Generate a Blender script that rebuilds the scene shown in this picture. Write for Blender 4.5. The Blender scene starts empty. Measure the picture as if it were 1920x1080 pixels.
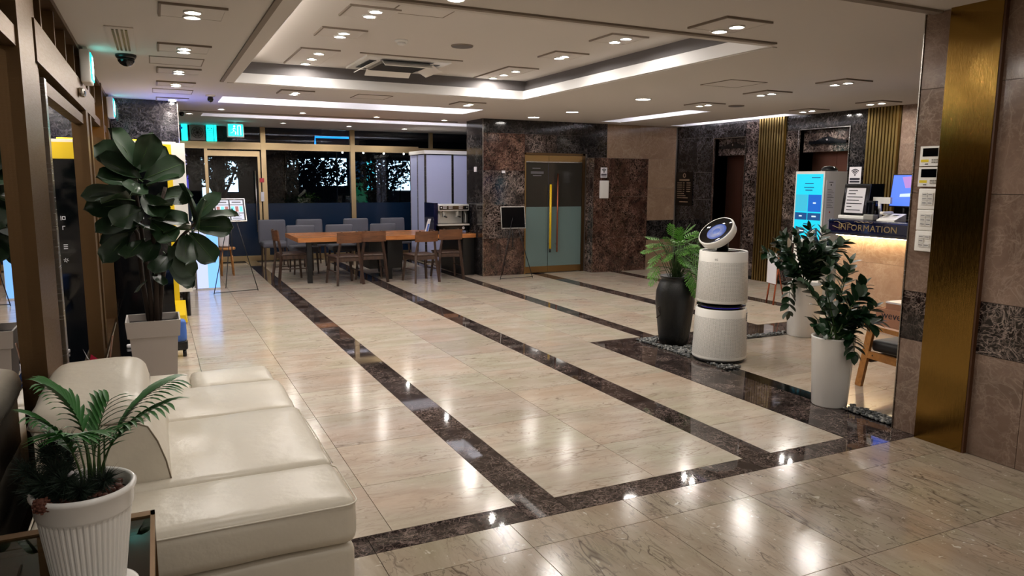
import bpy, bmesh, math, random
from mathutils import Vector, Matrix, noise
random.seed(7)
sc = bpy.context.scene
COL = sc.collection
PI = math.pi
# ---------------------------------------------------------------- camera
F, YAW, PITCH, ROLL, HC = 1376.15, 0.45075, 0.144464, 0.00594, 1.55
cy, sy, cp, sp = math.cos(YAW), math.sin(YAW), math.cos(PITCH), math.sin(PITCH)
w = Vector((sy*cp, cy*cp, -sp)); r0 = Vector((cy, -sy, 0)); u0 = r0.cross(w)
r = r0*math.cos(ROLL)+u0*math.sin(ROLL); u = -r0*math.sin(ROLL)+u0*math.cos(ROLL)
cd = bpy.data.cameras.new('camera'); cam = bpy.data.objects.new('camera', cd); COL.objects.link(cam)
cam.matrix_world = Matrix(((r.x, u.x, -w.x, 0), (r.y, u.y, -w.y, 0), (r.z, u.z, -w.z, HC), (0, 0, 0, 1)))
cd.sensor_width = 36; cd.lens = F*36/1920; cd.clip_start = 0.02; cd.clip_end = 200
sc.camera = cam
# ---------------------------------------------------------------- world and exposure
wd = bpy.data.worlds.new('world'); sc.world = wd; wd.use_nodes = True
bg = wd.node_tree.nodes['Background']; bg.inputs[0].default_value = (0.010, 0.014, 0.03, 1); bg.inputs[1].default_value = 0.35
sc.view_settings.view_transform = 'Standard'; sc.view_settings.look = 'None'
sc.view_settings.exposure = 0.08; sc.view_settings.gamma = 1; sc.view_settings.use_curve_mapping = False
LAMP = 335.0       # radiance of the small downlight lenses
TUBE = 20.0         # radiance of the cove tubes
# ---------------------------------------------------------------- materials
def s2l(c):
    return tuple(((x/255)/12.92 if x/255 <= 0.04045 else ((x/255+0.055)/1.055)**2.4) for x in c)
MATS = {}
class NT:
    def __init__(s, name):
        m = bpy.data.materials.new(name); m.use_nodes = True; s.m = m; s.t = m.node_tree
        s.b = s.t.nodes['Principled BSDF']; s.out = s.t.nodes['Material Output']
    def n(s, typ, ins=None, **kw):
        x = s.t.nodes.new(typ)
        for k, v in kw.items(): setattr(x, k, v)
        for k, v in (ins or {}).items():
            if hasattr(v, 'is_output') or isinstance(v, bpy.types.NodeSocket): s.t.links.new(v, x.inputs[k])
            else: x.inputs[k].default_value = v
        return x
    def l(s, a, b): s.t.links.new(a, b)
def ramp(t, fac, stops, interp='LINEAR'):
    x = t.n('ShaderNodeValToRGB', {0: fac}); cr = x.color_ramp; cr.interpolation = interp
    while len(cr.elements) < len(stops): cr.elements.new(0.5)
    for e, (p, c) in zip(cr.elements, stops):
        e.position = p; e.color = (*c[:3], 1)
    return x.outputs[0]
def mix(t, f, a, b, mode='MIX'):
    x = t.n('ShaderNodeMix', data_type='RGBA', blend_type=mode)
    for i, v in ((0, f), (6, a), (7, b)):
        if isinstance(v, bpy.types.NodeSocket): t.l(v, x.inputs[i])
        elif i == 0: x.inputs[0].default_value = v
        else: x.inputs[i].default_value = (*v[:3], 1)
    return x.outputs[2]
def coords(t, scale=(1, 1, 1), rnd=True):
    tc = t.n('ShaderNodeTexCoord').outputs['Object']
    if rnd:
        oi = t.n('ShaderNodeObjectInfo').outputs['Random']
        v = t.n('ShaderNodeVectorMath', {0: (71.3, 43.7, 57.1)}, operation='SCALE'); t.l(oi, v.inputs['Scale'])
        tc = t.n('ShaderNodeVectorMath', {0: tc, 1: v.outputs[0]}, operation='ADD').outputs[0]
    return t.n('ShaderNodeMapping', {0: tc, 3: scale}).outputs[0]
def plain(name, rgb, rough=0.5, metal=0.0, spec=0.5, bump=0.0, bscale=60, coat=0, var=0.0, vscale=4):
    t = NT(name); b = t.b; c = s2l(rgb)
    b.inputs['Base Color'].default_value = (*c, 1)
    b.inputs['Roughness'].default_value = rough; b.inputs['Metallic'].default_value = metal
    b.inputs['Specular IOR Level'].default_value = spec; b.inputs['Coat Weight'].default_value = coat
    co = coords(t)
    if var > 0:
        nz = t.n('ShaderNodeTexNoise', {'Vector': co, 'Scale': vscale, 'Detail': 4.0})
        t.l(mix(t, nz.outputs[0], tuple(x*(1-var) for x in c), tuple(min(1, x*(1+var)) for x in c)), b.inputs['Base Color'])
    if bump > 0:
        nz = t.n('ShaderNodeTexNoise', {'Vector': co, 'Scale': bscale, 'Detail': 3.0})
        bp = t.n('ShaderNodeBump', {'Height': nz.outputs[0], 'Strength': bump, 'Distance': 0.01}); t.l(bp.outputs[0], b.inputs['Normal'])
    MATS[name] = t.m; return t.m
def emit(name, rgb, strength, base=(20, 20, 20)):
    t = NT(name); t.b.inputs['Base Color'].default_value = (*s2l(base), 1); t.b.inputs['Roughness'].default_value = 0.4
    t.b.inputs['Emission Color'].default_value = (*s2l(rgb), 1); t.b.inputs['Emission Strength'].default_value = strength
    MATS[name] = t.m; return t.m
def floor_marble(name, c1, c2, vein, scale, rough, vs=1.0, speck=0.0):
    t = NT(name); co = coords(t, scale); co1 = coords(t)
    w1 = t.n('ShaderNodeTexNoise', {'Vector': co, 'Scale': 2.2, 'Detail': 8.0, 'Roughness': 0.65, 'Distortion': 0.5})
    base = ramp(t, w1.outputs[0], [(0.3, s2l(c1)), (0.72, s2l(c2))])
    oi = t.n('ShaderNodeObjectInfo').outputs['Random']
    tint = ramp(t, oi, [(0.0, (0.84, 0.81, 0.80)), (0.35, (0.95, 0.90, 0.86)), (0.6, (0.93, 0.93, 0.90)), (1.0, (1.0, 0.96, 0.90))])
    base = mix(t, 1.0, base, tint, 'MULTIPLY')
    pk = t.n('ShaderNodeTexNoise', {'Vector': co1, 'Scale': 2.3, 'Detail': 3.0})
    base = mix(t, 1.0, base, ramp(t, pk.outputs[0], [(0.35, (0.93, 0.97, 0.92)), (0.5, (1, 1, 1)), (0.66, (1.0, 0.93, 0.90))]), 'MULTIPLY')
    def ridge(sc_, wd_, dist, k, det=3.0):
        n_ = t.n('ShaderNodeTexNoise', {'Vector': co, 'Scale': sc_, 'Detail': det, 'Roughness': 0.5, 'Distortion': dist})
        a = t.n('ShaderNodeMath', {0: n_.outputs[0], 1: 0.5}, operation='SUBTRACT').outputs[0]
        a = t.n('ShaderNodeMath', {0: a}, operation='ABSOLUTE').outputs[0]
        return ramp(t, a, [(0.0, (k,)*3), (wd_*0.4*vs, (k*0.5,)*3), (wd_*vs, (0, 0, 0))])
    v = mix(t, 1.0, ridge(2.0, 0.012, 0.5, 1.0), ridge(6.0, 0.022, 0.7, 0.7), 'LIGHTEN')
    m3 = t.n('ShaderNodeTexNoise', {'Vector': co, 'Scale': 1.6, 'Detail': 3.0})
    v = mix(t, 1.0, v, ramp(t, m3.outputs[0], [(0.40, (0.05,)*3), (0.60, (0.85,)*3)]), 'MULTIPLY')
    col = mix(t, v, base, s2l(vein))
    if speck:
        vo = t.n('ShaderNodeTexNoise', {'Vector': co1, 'Scale': 28.0, 'Detail': 3.0, 'Distortion': 0.8})
        col = mix(t, ramp(t, vo.outputs[0], [(0.66, (0, 0, 0)), (0.72, (speck,)*3)]), col, (0.72, 0.66, 0.56))
        col = mix(t, ramp(t, vo.outputs[0], [(0.27, (speck*0.7,)*3), (0.36, (0, 0, 0))]), col, s2l(vein))
    t.l(col, t.b.inputs['Base Color'])
    rr = t.n('ShaderNodeMapRange', {0: w1.outputs[0], 3: rough*0.8, 4: rough*1.3}); t.l(rr.outputs[0], t.b.inputs['Roughness'])
    t.b.inputs['Specular IOR Level'].default_value = 0.42
    nz = t.n('ShaderNodeTexNoise', {'Vector': co1, 'Scale': 3.0, 'Detail': 2.0})
    bp = t.n('ShaderNodeBump', {'Height': nz.outputs[0], 'Strength': 0.05, 'Distance': 0.02}); t.l(bp.outputs[0], t.b.inputs['Normal'])
    MATS[name] = t.m; return t.m
def emperador(name, dark, mid, vein, sc_=1.0, rough=0.12, amt=1.0, cloud=0.5, w1=1.0):
    t = NT(name); co = coords(t, (sc_, sc_, sc_))
    nz = t.n('ShaderNodeTexNoise', {'Vector': co, 'Scale': 3.0, 'Detail': 8.0, 'Roughness': 0.68, 'Distortion': 0.6})
    base = ramp(t, nz.outputs[0], [(cloud-0.14, s2l(dark)), (cloud+0.20, s2l(mid))])
    def ridge(scale, wd_, dist, lo):
        n_ = t.n('ShaderNodeTexNoise', {'Vector': co, 'Scale': scale, 'Detail': 4.0, 'Roughness': 0.55, 'Distortion': dist})
        a = t.n('ShaderNodeMath', {0: n_.outputs[0], 1: 0.5}, operation='SUBTRACT').outputs[0]
        a = t.n('ShaderNodeMath', {0: a}, operation='ABSOLUTE').outputs[0]
        return ramp(t, a, [(0.0, (lo, lo, lo)), (wd_*0.35*w1, (lo*0.45,)*3), (wd_*w1, (0, 0, 0))])
    k = mix(t, 1.0, ridge(2.6, 0.018, 1.6, 1.0), ridge(8.0, 0.035, 1.2, 0.75), 'LIGHTEN')
    dv = t.n('ShaderNodeVectorMath', {0: nz.outputs[1], 'Scale': 0.5}, operation='SCALE')
    c2 = t.n('ShaderNodeVectorMath', {0: co, 1: dv.outputs[0]}, operation='ADD').outputs[0]
    v1 = t.n('ShaderNodeTexVoronoi', {'Vector': c2, 'Scale': 11.0}, feature='DISTANCE_TO_EDGE')
    k = mix(t, 1.0, k, ramp(t, v1.outputs['Distance'], [(0.0, (0.55,)*3), (0.06, (0, 0, 0))]), 'LIGHTEN')
    n2 = t.n('ShaderNodeTexNoise', {'Vector': co, 'Scale': 2.2, 'Detail': 3.0})
    kk = ramp(t, n2.outputs[0], [(0.36, (0.12,)*3), (0.62, (amt,)*3)])
    t.l(mix(t, mix(t, 1.0, k, kk, 'MULTIPLY'), base, s2l(vein)), t.b.inputs['Base Color'])
    t.b.inputs['Roughness'].default_value = rough
    MATS[name] = t.m; return t.m
def wood(name, c1, c2, rough=0.4, axis=(1, 12, 12)):
    t = NT(name); co = coords(t, axis)
    nz = t.n('ShaderNodeTexNoise', {'Vector': co, 'Scale': 3.0, 'Detail': 5.0, 'Distortion': 0.6})
    t.l(ramp(t, nz.outputs[0], [(0.3, s2l(c1)), (0.7, s2l(c2))]), t.b.inputs['Base Color'])
    t.b.inputs['Roughness'].default_value = rough; MATS[name] = t.m; return t.m
def leafmat(name, c1, c2, rough=0.45):
    t = NT(name); oi = t.n('ShaderNodeObjectInfo').outputs['Random']
    nz = t.n('ShaderNodeTexNoise', {'Vector': coords(t), 'Scale': 14.0, 'Detail': 3.0})
    a = mix(t, oi, s2l(c1), s2l(c2)); t.l(mix(t, nz.outputs[0], a, tuple(x*1.5 for x in s2l(c2))), t.b.inputs['Base Color'])
    t.b.inputs['Roughness'].default_value = rough; MATS[name] = t.m; return t.m
def glass(name, tint=(1, 1, 1), ior=1.5, rough=0.0, boost=1.0):
    t = NT(name); t.t.nodes.remove(t.b)
    tr = t.n('ShaderNodeBsdfTransparent', {0: (*tint, 1)}); gl = t.n('ShaderNodeBsdfGlossy', {0: (1, 1, 1, 1), 'Roughness': rough})
    fr = t.n('ShaderNodeFresnel', {0: ior}); f2 = t.n('ShaderNodeMath', {0: fr.outputs[0], 1: boost}, operation='MULTIPLY', use_clamp=True)
    mx = t.n('ShaderNodeMixShader', {0: f2.outputs[0], 1: tr.outputs[0], 2: gl.outputs[0]}); t.l(mx.outputs[0], t.out.inputs[0])
    MATS[name] = t.m; return t.m
def brushed(name, rgb, rough, stretch):
    t = NT(name); t.b.inputs['Base Color'].default_value = (*s2l(rgb), 1); t.b.inputs['Metallic'].default_value = 1
    nz = t.n('ShaderNodeTexNoise', {'Vector': coords(t, stretch), 'Scale': 8.0, 'Detail': 3.0})
    rr = t.n('ShaderNodeMapRange', {0: nz.outputs[0], 3: rough*0.8, 4: rough*1.25}); t.l(rr.outputs[0], t.b.inputs['Roughness'])
    bp = t.n('ShaderNodeBump', {'Height': nz.outputs[0], 'Strength': 0.06, 'Distance': 0.01}); t.l(bp.outputs[0], t.b.inputs['Normal'])
    MATS[name] = t.m; return t.m

floor_marble('floor_beige', (184, 172, 158), (208, 199, 187), (122, 104, 90), (0.9, 3.6, 1), 0.15, 1.0, 0.25)
floor_marble('floor_near', (150, 136, 119), (180, 168, 152), (66, 50, 40), (3.4, 0.85, 1), 0.15, 1.2, 0.6)
emperador('strip_dark', (24, 19, 19), (54, 43, 42), (178, 158, 150), 2.2, 0.035, 0.75, 0.5)
emperador('marble_dark', (17, 12, 12), (50, 37, 34), (190, 170, 160), 1.4, 0.10, 0.85, 0.5)
emperador('marble_darker', (14, 13, 14), (36, 33, 34), (132, 124, 122), 1.1, 0.10, 0.55, 0.52)
emperador('marble_mixed', (16, 10, 10), (76, 50, 42), (178, 142, 122), 2.0, 0.12, 0.7, 0.52)
emperador('marble_brown', (112, 92, 80), (146, 122, 107), (192, 172, 156), 0.8, 0.14, 0.5, 0.5)
emperador('marble_tan', (142, 116, 94), (166, 140, 114), (200, 178, 152), 0.6, 0.14, 0.45, 0.5)
emperador('marble_desk', (178, 140, 112), (205, 170, 140), (232, 208, 180), 0.8, 0.2, 0.6, 0.5)
plain('grout', (70, 62, 54), 0.8)
plain('black_granite', (10, 11, 14), 0.08)
plain('ceiling', (212, 206, 200), 0.75, bump=0.03, bscale=20)
plain('ceiling_white', (225, 224, 224), 0.7)
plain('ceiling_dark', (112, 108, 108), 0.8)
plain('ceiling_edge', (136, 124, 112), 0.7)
plain('near_wall', (236, 230, 222), 0.7)
plain('drywall', (120, 112, 104), 0.8)
brushed('brass_panel', (142, 112, 58), 0.10, (1, 60, 0.6))
brushed('bronze', (112, 88, 62), 0.4, (2, 2, 30))
brushed('bronze_light', (196, 172, 130), 0.38, (20, 2, 2))
brushed('gold_slat', (158, 134, 84), 0.3, (12, 12, 0.2))
brushed('gold_door', (160, 128, 84), 0.32, (30, 1, 1))
brushed('steel', (185, 180, 174), 0.25, (1, 1, 20))
brushed('chrome', (225, 225, 222), 0.3, (1, 1, 1)); MATS['chrome'].node_tree.nodes['Principled BSDF'].inputs['Metallic'].default_value = 0.55
brushed('elev_door', (120, 82, 68), 0.4, (1, 1, 25))
plain('side_brown', (74, 44, 22), 0.4)
plain('copper', (170, 96, 70), 0.3, metal=1)
plain('black', (9, 9, 11), 0.35)
plain('black_gloss', (5, 6, 9), 0.06)
plain('black_metal', (14, 14, 16), 0.35, spec=0.5)
plain('white_gloss', (238, 236, 232), 0.25, coat=0.3)
plain('white_matte', (220, 218, 214), 0.55)
plain('white_frost', (196, 203, 240), 0.25)
plain('plastic_white', (245, 243, 238), 0.35)
plain('plastic_grey', (150, 148, 142), 0.4)
plain('lightgrey_planter', (186, 178, 172), 0.6, bump=0.02)
plain('leather', (212, 204, 188), 0.34, bump=0.22, bscale=22, var=0.05, vscale=5)
plain('leather_grey', (40, 38, 40), 0.5)
plain('seam', (120, 108, 90), 0.6)
plain('fabric_grey', (92, 92, 100), 0.85, bump=0.15, bscale=220)
wood('wood_dark', (50, 36, 29), (78, 57, 46), 0.4, (8, 8, 1.2))
wood('wood_back', (86, 54, 34), (118, 76, 48), 0.38, (1.5, 10, 10))
wood('wood_table', (160, 98, 54), (198, 132, 76), 0.25, (1.2, 12, 12))
wood('wood_armchair', (158, 104, 52), (190, 132, 70), 0.35, (1.5, 10, 10))
plain('cushion_black', (26, 24, 26), 0.5)
plain('navy', (8, 12, 44), 0.12, coat=0.5)
plain('gold_text', (190, 165, 120), 0.3, metal=1)
plain('yellow', (232, 196, 10), 0.45)
plain('yellow_grip', (226, 186, 20), 0.35)
plain('soil', (34, 24, 20), 0.9, bump=0.4, bscale=60)
plain('bark', (52, 40, 32), 0.85, bump=0.4, bscale=40)
plain('stem_green', (60, 88, 40), 0.5)
leafmat('fig_leaf', (13, 30, 17), (30, 52, 29), 0.45)
leafmat('palm_leaf', (26, 66, 30), (52, 104, 48), 0.45)
leafmat('pine_leaf', (12, 24, 18), (24, 42, 30), 0.7)
leafmat('zz_leaf', (10, 30, 16), (24, 52, 28), 0.36)
leafmat('phil_leaf', (36, 84, 30), (86, 142, 48), 0.45)
leafmat('tree_leaf', (6, 9, 8), (12, 18, 14), 0.8)
plain('cone_brown', (90, 50, 36), 0.7)
plain('spathe', (232, 228, 215), 0.5)
plain('dark_pot', (9, 11, 12), 0.4, bump=0.2, bscale=120)
plain('film_blue', (14, 34, 58), 0.22, coat=0.2)
plain('frost_door', (98, 118, 116), 0.25, coat=0.3)
plain('smoke_door', (48, 46, 42), 0.10, coat=0.4)
plain('cardboard', (160, 116, 92), 0.8)
plain('pink_cloth', (200, 20, 70), 0.6)
plain('blue_cloth', (70, 110, 190), 0.6)
plain('plaque_text', (128, 104, 82), 0.5)
plain('ink', (22, 24, 40), 0.6)
plain('ink_grey', (110, 110, 116), 0.6)
plain('paper', (222, 220, 226), 0.6)
plain('sticker_yellow', (236, 212, 40), 0.5)
plain('asphalt', (14, 15, 18), 0.8)
plain('facade', (20, 22, 28), 0.8)
plain('red_tag', (190, 50, 60), 0.5)
plain('mesh_white', (196, 190, 182), 0.5)
glass('pane', (0.82, 0.86, 0.9), 1.5, 0.0, 1.0)
glass('pane_side', (0.35, 0.36, 0.38), 1.6, 0.0, 1.8)
glass('glass_table', (0.55, 0.68, 0.64), 1.5, 0.0, 1.3)
glass('acrylic', (0.88, 0.9, 0.92), 1.45, 0.0, 1.0)
emit('lamp', (255, 248, 239), LAMP*3.0)
emit('lamp_rim', (255, 250, 240), 2.5)
emit('lamp_big', (255, 248, 240), LAMP*0.22)
emit('tube', (255, 243, 230), TUBE*0.8)
emit('tube_white', (244, 242, 255), TUBE*1.5)
emit('tube_bright', (246, 244, 255), TUBE*13.0)
emit('exit_cyan', (20, 220, 215), 3.4)
emit('exit_white', (190, 255, 245), 4.0)
emit('screen_cyan', (10, 205, 235), 1.15)
emit('screen_cyan_light', (60, 195, 225), 0.95)
emit('screen_blue', (10, 105, 215), 0.9)
emit('screen_navy', (12, 88, 160), 0.7)
emit('screen_white', (220, 240, 250), 1.0)
emit('screen_dark', (20, 60, 90), 0.6)
emit('menu_white', (225, 225, 240), 0.95)
emit('menu_red', (205, 120, 110), 0.7)
emit('lightbox_blue', (120, 178, 255), 1.5)
emit('lightbox_white', (190, 200, 245), 1.3)
emit('added_led_blue', (60, 100, 255), 40.0)
emit('added_led_yellow', (255, 205, 40), 4.0)
emit('added_glow_yellow', (255, 190, 20), 16.0)
emit('under_desk', (255, 228, 180), 30.0)
emit('mon_blue', (80, 120, 250), 1.3)
emit('mon_pink', (190, 140, 215), 1.0)
emit('puri_disp', (80, 110, 190), 0.75)
emit('puri_ring', (60, 50, 170), 0.35)
emit('neon_blue', (30, 150, 255), 2.2)
emit('shop_white', (190, 225, 245), 4.0)
emit('shop_cyan', (80, 200, 215), 2.2)
emit('shop_green', (20, 90, 60), 0.6)
emit('shop_violet', (80, 70, 200), 1.1)
emit('shop_lilac', (190, 170, 225), 1.3)
emit('bulb_warm', (255, 246, 225), 14)
def M(n): return MATS[n]
# ---------------------------------------------------------------- mesh helpers
class MB:
    def __init__(s): s.v = []; s.f = []; s.m = []; s.sm = []; s.mats = []
    def mi(s, m):
        if m not in s.mats: s.mats.append(m)
        return s.mats.index(m)
    def add(s, vs, fs, m, smooth=False, T=None):
        o = len(s.v); i = s.mi(m)
        s.v += [tuple(T @ Vector(v)) if T else tuple(v) for v in vs]
        for f in fs: s.f.append(tuple(o+k for k in f)); s.m.append(i); s.sm.append(smooth)
        return s
    def box(s, x0, x1, y0, y1, z0, z1, m, T=None):
        vs = [(x, y, z) for z in (z0, z1) for y in (y0, y1) for x in (x0, x1)]
        return s.add(vs, [(0, 2, 3, 1), (4, 5, 7, 6), (0, 1, 5, 4), (2, 6, 7, 3), (0, 4, 6, 2), (1, 3, 7, 5)], m, False, T)
    def bar(s, a, b, wx, wy, m, up=(0, 0, 1), w2=None):
        a, b = Vector(a), Vector(b); d = (b-a).normalized(); upv = Vector(up)
        if abs(d.dot(upv)) > 0.99: upv = Vector((0, 1, 0))
        x = d.cross(upv).normalized(); y = x.cross(d).normalized(); k = w2 if w2 else 1
        vs = [tuple(p+x*sx*wx*q/2+y*sy_*wy*q/2) for p, q in ((a, 1), (b, k)) for sx, sy_ in ((-1, -1), (1, -1), (1, 1), (-1, 1))]
        return s.add(vs, [(0, 1, 2, 3), (7, 6, 5, 4), (0, 4, 5, 1), (1, 5, 6, 2), (2, 6, 7, 3), (3, 7, 4, 0)], m)
    def tube(s, pts, rad, m, n=8, cap=True):
        pts = [Vector(p) for p in pts]; R = rad if isinstance(rad, (list, tuple)) else [rad]*len(pts)
        vs = []; fs = []; ref = Vector((0, 0, 1)); prev = None
        for i, p in enumerate(pts):
            d = (pts[min(i+1, len(pts)-1)]-pts[max(i-1, 0)]).normalized()
            if prev is None:
                if abs(d.dot(ref)) > 0.95: ref = Vector((1, 0, 0))
                x = d.cross(ref).normalized()
            else: x = (prev-d*prev.dot(d)).normalized()
            prev = x; y = d.cross(x)
            for k in range(n):
                a = 2*PI*k/n; vs.append(tuple(p+(x*math.cos(a)+y*math.sin(a))*R[i]))
        for i in range(len(pts)-1):
            for k in range(n): fs.append((i*n+k, i*n+(k+1) % n, (i+1)*n+(k+1) % n, (i+1)*n+k))
        s.add(vs, fs, m, True)
        if cap:
            o = len(s.v)-len(vs); i = s.mi(m)
            s.f.append(tuple(o+k for k in range(n))[::-1]); s.m.append(i); s.sm.append(False)
            s.f.append(tuple(o+(len(pts)-1)*n+k for k in range(n))); s.m.append(i); s.sm.append(False)
        return s
    def lathe(s, prof, m, n=32, c=(0, 0), sx=1, sy_=1, T=None, smooth=True, caps=True):
        vs = []; fs = []
        for rr, z in prof:
            for k in range(n):
                a = 2*PI*k/n; vs.append((c[0]+rr*math.cos(a)*sx, c[1]+rr*math.sin(a)*sy_, z))
        for i in range(len(prof)-1):
            for k in range(n): fs.append((i*n+k, i*n+(k+1) % n, (i+1)*n+(k+1) % n, (i+1)*n+k))
        s.add(vs, fs, m, smooth, T)
        if caps:
            o = len(s.v)-len(vs); i = s.mi(m)
            s.f.append(tuple(o+k for k in range(n))[::-1]); s.m.append(i); s.sm.append(False)
            s.f.append(tuple(o+(len(prof)-1)*n+k for k in range(n))); s.m.append(i); s.sm.append(False)
        return s
    def rbox(s, x0, x1, y0, y1, z0, z1, rad, m, n=8, puff=0.0, puffs=0.0, wr=0.0, T=None):
        c = Vector(((x0+x1)/2, (y0+y1)/2, (z0+z1)/2)); h = Vector(((x1-x0)/2, (y1-y0)/2, (z1-z0)/2))
        rad = min(rad, h.x, h.y, h.z); idx = {}; vs = []; fs = []
        def ticks(hh):
            L = [-hh]; k = 3
            L = [-hh + rad*(1-math.cos(PI/2*i/k)) if i < k else -hh+rad for i in range(k)] + [(-hh+rad)+(2*(hh-rad))*i/n for i in range(n+1)] + [hh-rad*(1-math.cos(PI/2*i/k)) for i in range(k-1, -1, -1)]
            return L
        tk = [ticks(h.x), ticks(h.y), ticks(h.z)]
        def vert(p):
            key = (round(p.x, 5), round(p.y, 5), round(p.z, 5))
            if key in idx: return idx[key]
            q = Vector((max(-h.x+rad, min(h.x-rad, p.x)), max(-h.y+rad, min(h.y-rad, p.y)), max(-h.z+rad, min(h.z-rad, p.z))))
            d = p-q; o = q+d.normalized()*rad if d.length > 1e-6 else p.copy()
            ux, uy, uz = o.x/h.x, o.y/h.y, o.z/h.z
            if puff and o.z > 0: o.z += puff*(1-ux*ux)*(1-uy*uy)*uz
            if puffs:
                o.x += puffs*ux*(1-uz*uz)*(1-uy*uy); o.y += puffs*uy*(1-uz*uz)*(1-ux*ux)
            if wr: o += d.normalized()*wr*noise.noise(Vector((o.x*5+c.x*3, o.y*9+c.y*3, o.z*5+c.z*7)))
            idx[key] = len(vs); vs.append(tuple(c+o)); return idx[key]
        for ax in range(3):
            a1, a2 = (ax+1) % 3, (ax+2) % 3
            for sg in (-1, 1):
                for i in range(len(tk[a1])-1):
                    for j in range(len(tk[a2])-1):
                        q = []
                        for ii, jj in ((i, j), (i+1, j), (i+1, j+1), (i, j+1)):
                            p = Vector((0, 0, 0)); p[ax] = sg*h[ax]; p[a1] = tk[a1][ii]; p[a2] = tk[a2][jj]; q.append(vert(p))
                        if sg < 0: q = q[::-1]
                        if len(set(q)) > 2: fs.append(tuple(dict.fromkeys(q)))
        return s.add(vs, fs, m, True, T)
    def me(s, name):
        m = bpy.data.meshes.new(name); m.from_pydata(s.v, [], s.f); 
        for x in s.mats: m.materials.append(MATS[x])
        m.polygons.foreach_set('material_index', s.m); m.polygons.foreach_set('use_smooth', s.sm); m.update(); return m
    def build(s, name, parent=None, loc=(0, 0, 0), rot=(0, 0, 0), **props):
        return ob(name, s.me(name), parent, loc, rot, **props)
def ob(name, mesh, parent=None, loc=(0, 0, 0), rot=(0, 0, 0), **props):
    o = bpy.data.objects.new(name, mesh); COL.objects.link(o); o.location = loc; o.rotation_euler = rot
    if parent: o.parent = parent
    for k, v in props.items(): o[k] = v
    return o
def thing(name, label, cat, loc=(0, 0, 0), rz=0, group=None):
    o = bpy.data.objects.new(name, None); COL.objects.link(o); o.location = loc; o.rotation_euler = (0, 0, rz)
    o.empty_display_size = 0.1; o['label'] = label; o['category'] = cat
    if group: o['group'] = group
    return o
def dup(root, loc=None, rz=None, label=None, group=None):
    def cp(o, par):
        c = o.copy(); COL.objects.link(c)
        if par: c.parent = par
        for ch in kids.get(o, []): cp(ch, c)
        return c
    kids = {}
    for o in bpy.data.objects:
        if o.parent: kids.setdefault(o.parent, []).append(o)
    n = cp(root, None)
    if loc is not None: n.location = loc
    if rz is not None: n.rotation_euler = (0, 0, rz)
    if label: n['label'] = label
    if group: n['group'] = group
    return n
def B(x0, x1, y0, y1, z0, z1, m): return MB().box(x0, x1, y0, y1, z0, z1, m)
def piece(name, x0, x1, y0, y1, z0, z1, m, parent, cache={}, **props):
    """a box whose mesh is centred on its own origin, so equal pieces share their mesh data"""
    d = (round(x1-x0, 4), round(y1-y0, 4), round(z1-z0, 4), m, name)
    if d not in cache:
        cache[d] = B(-d[0]/2, d[0]/2, -d[1]/2, d[1]/2, -d[2]/2, d[2]/2, m).me(name)
    return ob(name, cache[d], parent, ((x0+x1)/2, (y0+y1)/2, (z0+z1)/2), **props)
def text_mb(txt, size, m, depth=0.003, align='CENTER', T=None, mb=None, font_scale=1.0, shear=0):
    cu = bpy.data.curves.new('txt', 'FONT'); cu.body = txt; cu.size = size; cu.extrude = depth; cu.align_x = align; cu.shear = shear
    cu.resolution_u = 3
    o = bpy.data.objects.new('txt', cu); COL.objects.link(o); bpy.context.view_layer.update()
    me = o.to_mesh(); mb = mb or MB()
    mb.add([tuple(v.co) for v in me.vertices], [tuple(p.vertices) for p in me.polygons], m, False, T)
    o.to_mesh_clear(); bpy.data.objects.remove(o); return mb
def FT(p, right, up):
    """matrix that lays local XY onto the plane through p spanned by right and up"""
    a, b = Vector(right).normalized(), Vector(up).normalized(); c = a.cross(b)
    return Matrix(((a.x, b.x, c.x, p[0]), (a.y, b.y, c.y, p[1]), (a.z, b.z, c.z, p[2]), (0, 0, 0, 1)))
CZ = 2.54
# ================================================================= FLOOR
floor = B(-0.62, 9.1, -4.2, 15.0, -0.12, -0.012, 'grout').build('floor', kind='structure')
floor['label'] = 'polished beige marble floor inlaid with dark brown marble strips'
tiles = []
G = 0.0016
def tile_rect(x0, x1, y0, y1, m, nm='tile'):
    if x1-x0 < 0.03 or y1-y0 < 0.03: return
    tiles.append((x0+G, x1-G, y0+G, y1-G, m, nm))
YN, YB = 2.845, 3.012
strips = [(1.487, 1.697), (2.92, 3.131), (4.335, 4.515), (5.68, 5.905), (7.08, 7.29)]
xs_cols = [(-0.6, -0.355), (-0.355, 0.26), (0.26, 0.87), (0.87, 1.487), (1.697, 2.31), (2.31, 2.92), (3.131, 3.735), (3.735, 4.335), (4.515, 5.1), (5.1, 5.68), (5.905, 6.49), (6.49, 7.08), (7.29, 7.9), (7.9, 8.62)]
ys = [YB, 3.54]+[3.54+0.61*k for k in range(1, 19)]
for ci, (a, b) in enumerate(xs_cols):
    for j in range(len(ys)-1):
        y0, y1 = ys[j], min(ys[j+1], 14.88)
        if a >= 3.7:           # beyond the planter border these columns start at the border's far side
            if y1 <= 5.97: continue
            y0 = max(y0, 5.965)
        if a > 4.7 and y0 > 10.97: continue
        tile_rect(a, b, y0, y1, 'floor_beige')
for k, (a, b) in enumerate(strips):
    y0 = YB if k < 2 else 5.965
    y1 = 14.88 if k < 3 else 10.96
    n = int((y1-y0)/1.22)+1
    for j in range(n):
        tile_rect(a, b, y0+(y1-y0)*j/n, y0+(y1-y0)*(j+1)/n, 'strip_dark', 'border_strip')
xb = [-0.6, 0.1, 0.75, 1.487, 1.697, 2.3, 2.92, 3.131, 3.74, 4.17]
for a, b in zip(xb, xb[1:]): tile_rect(a, b, YN, YB, 'strip_dark', 'border_strip')
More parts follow.
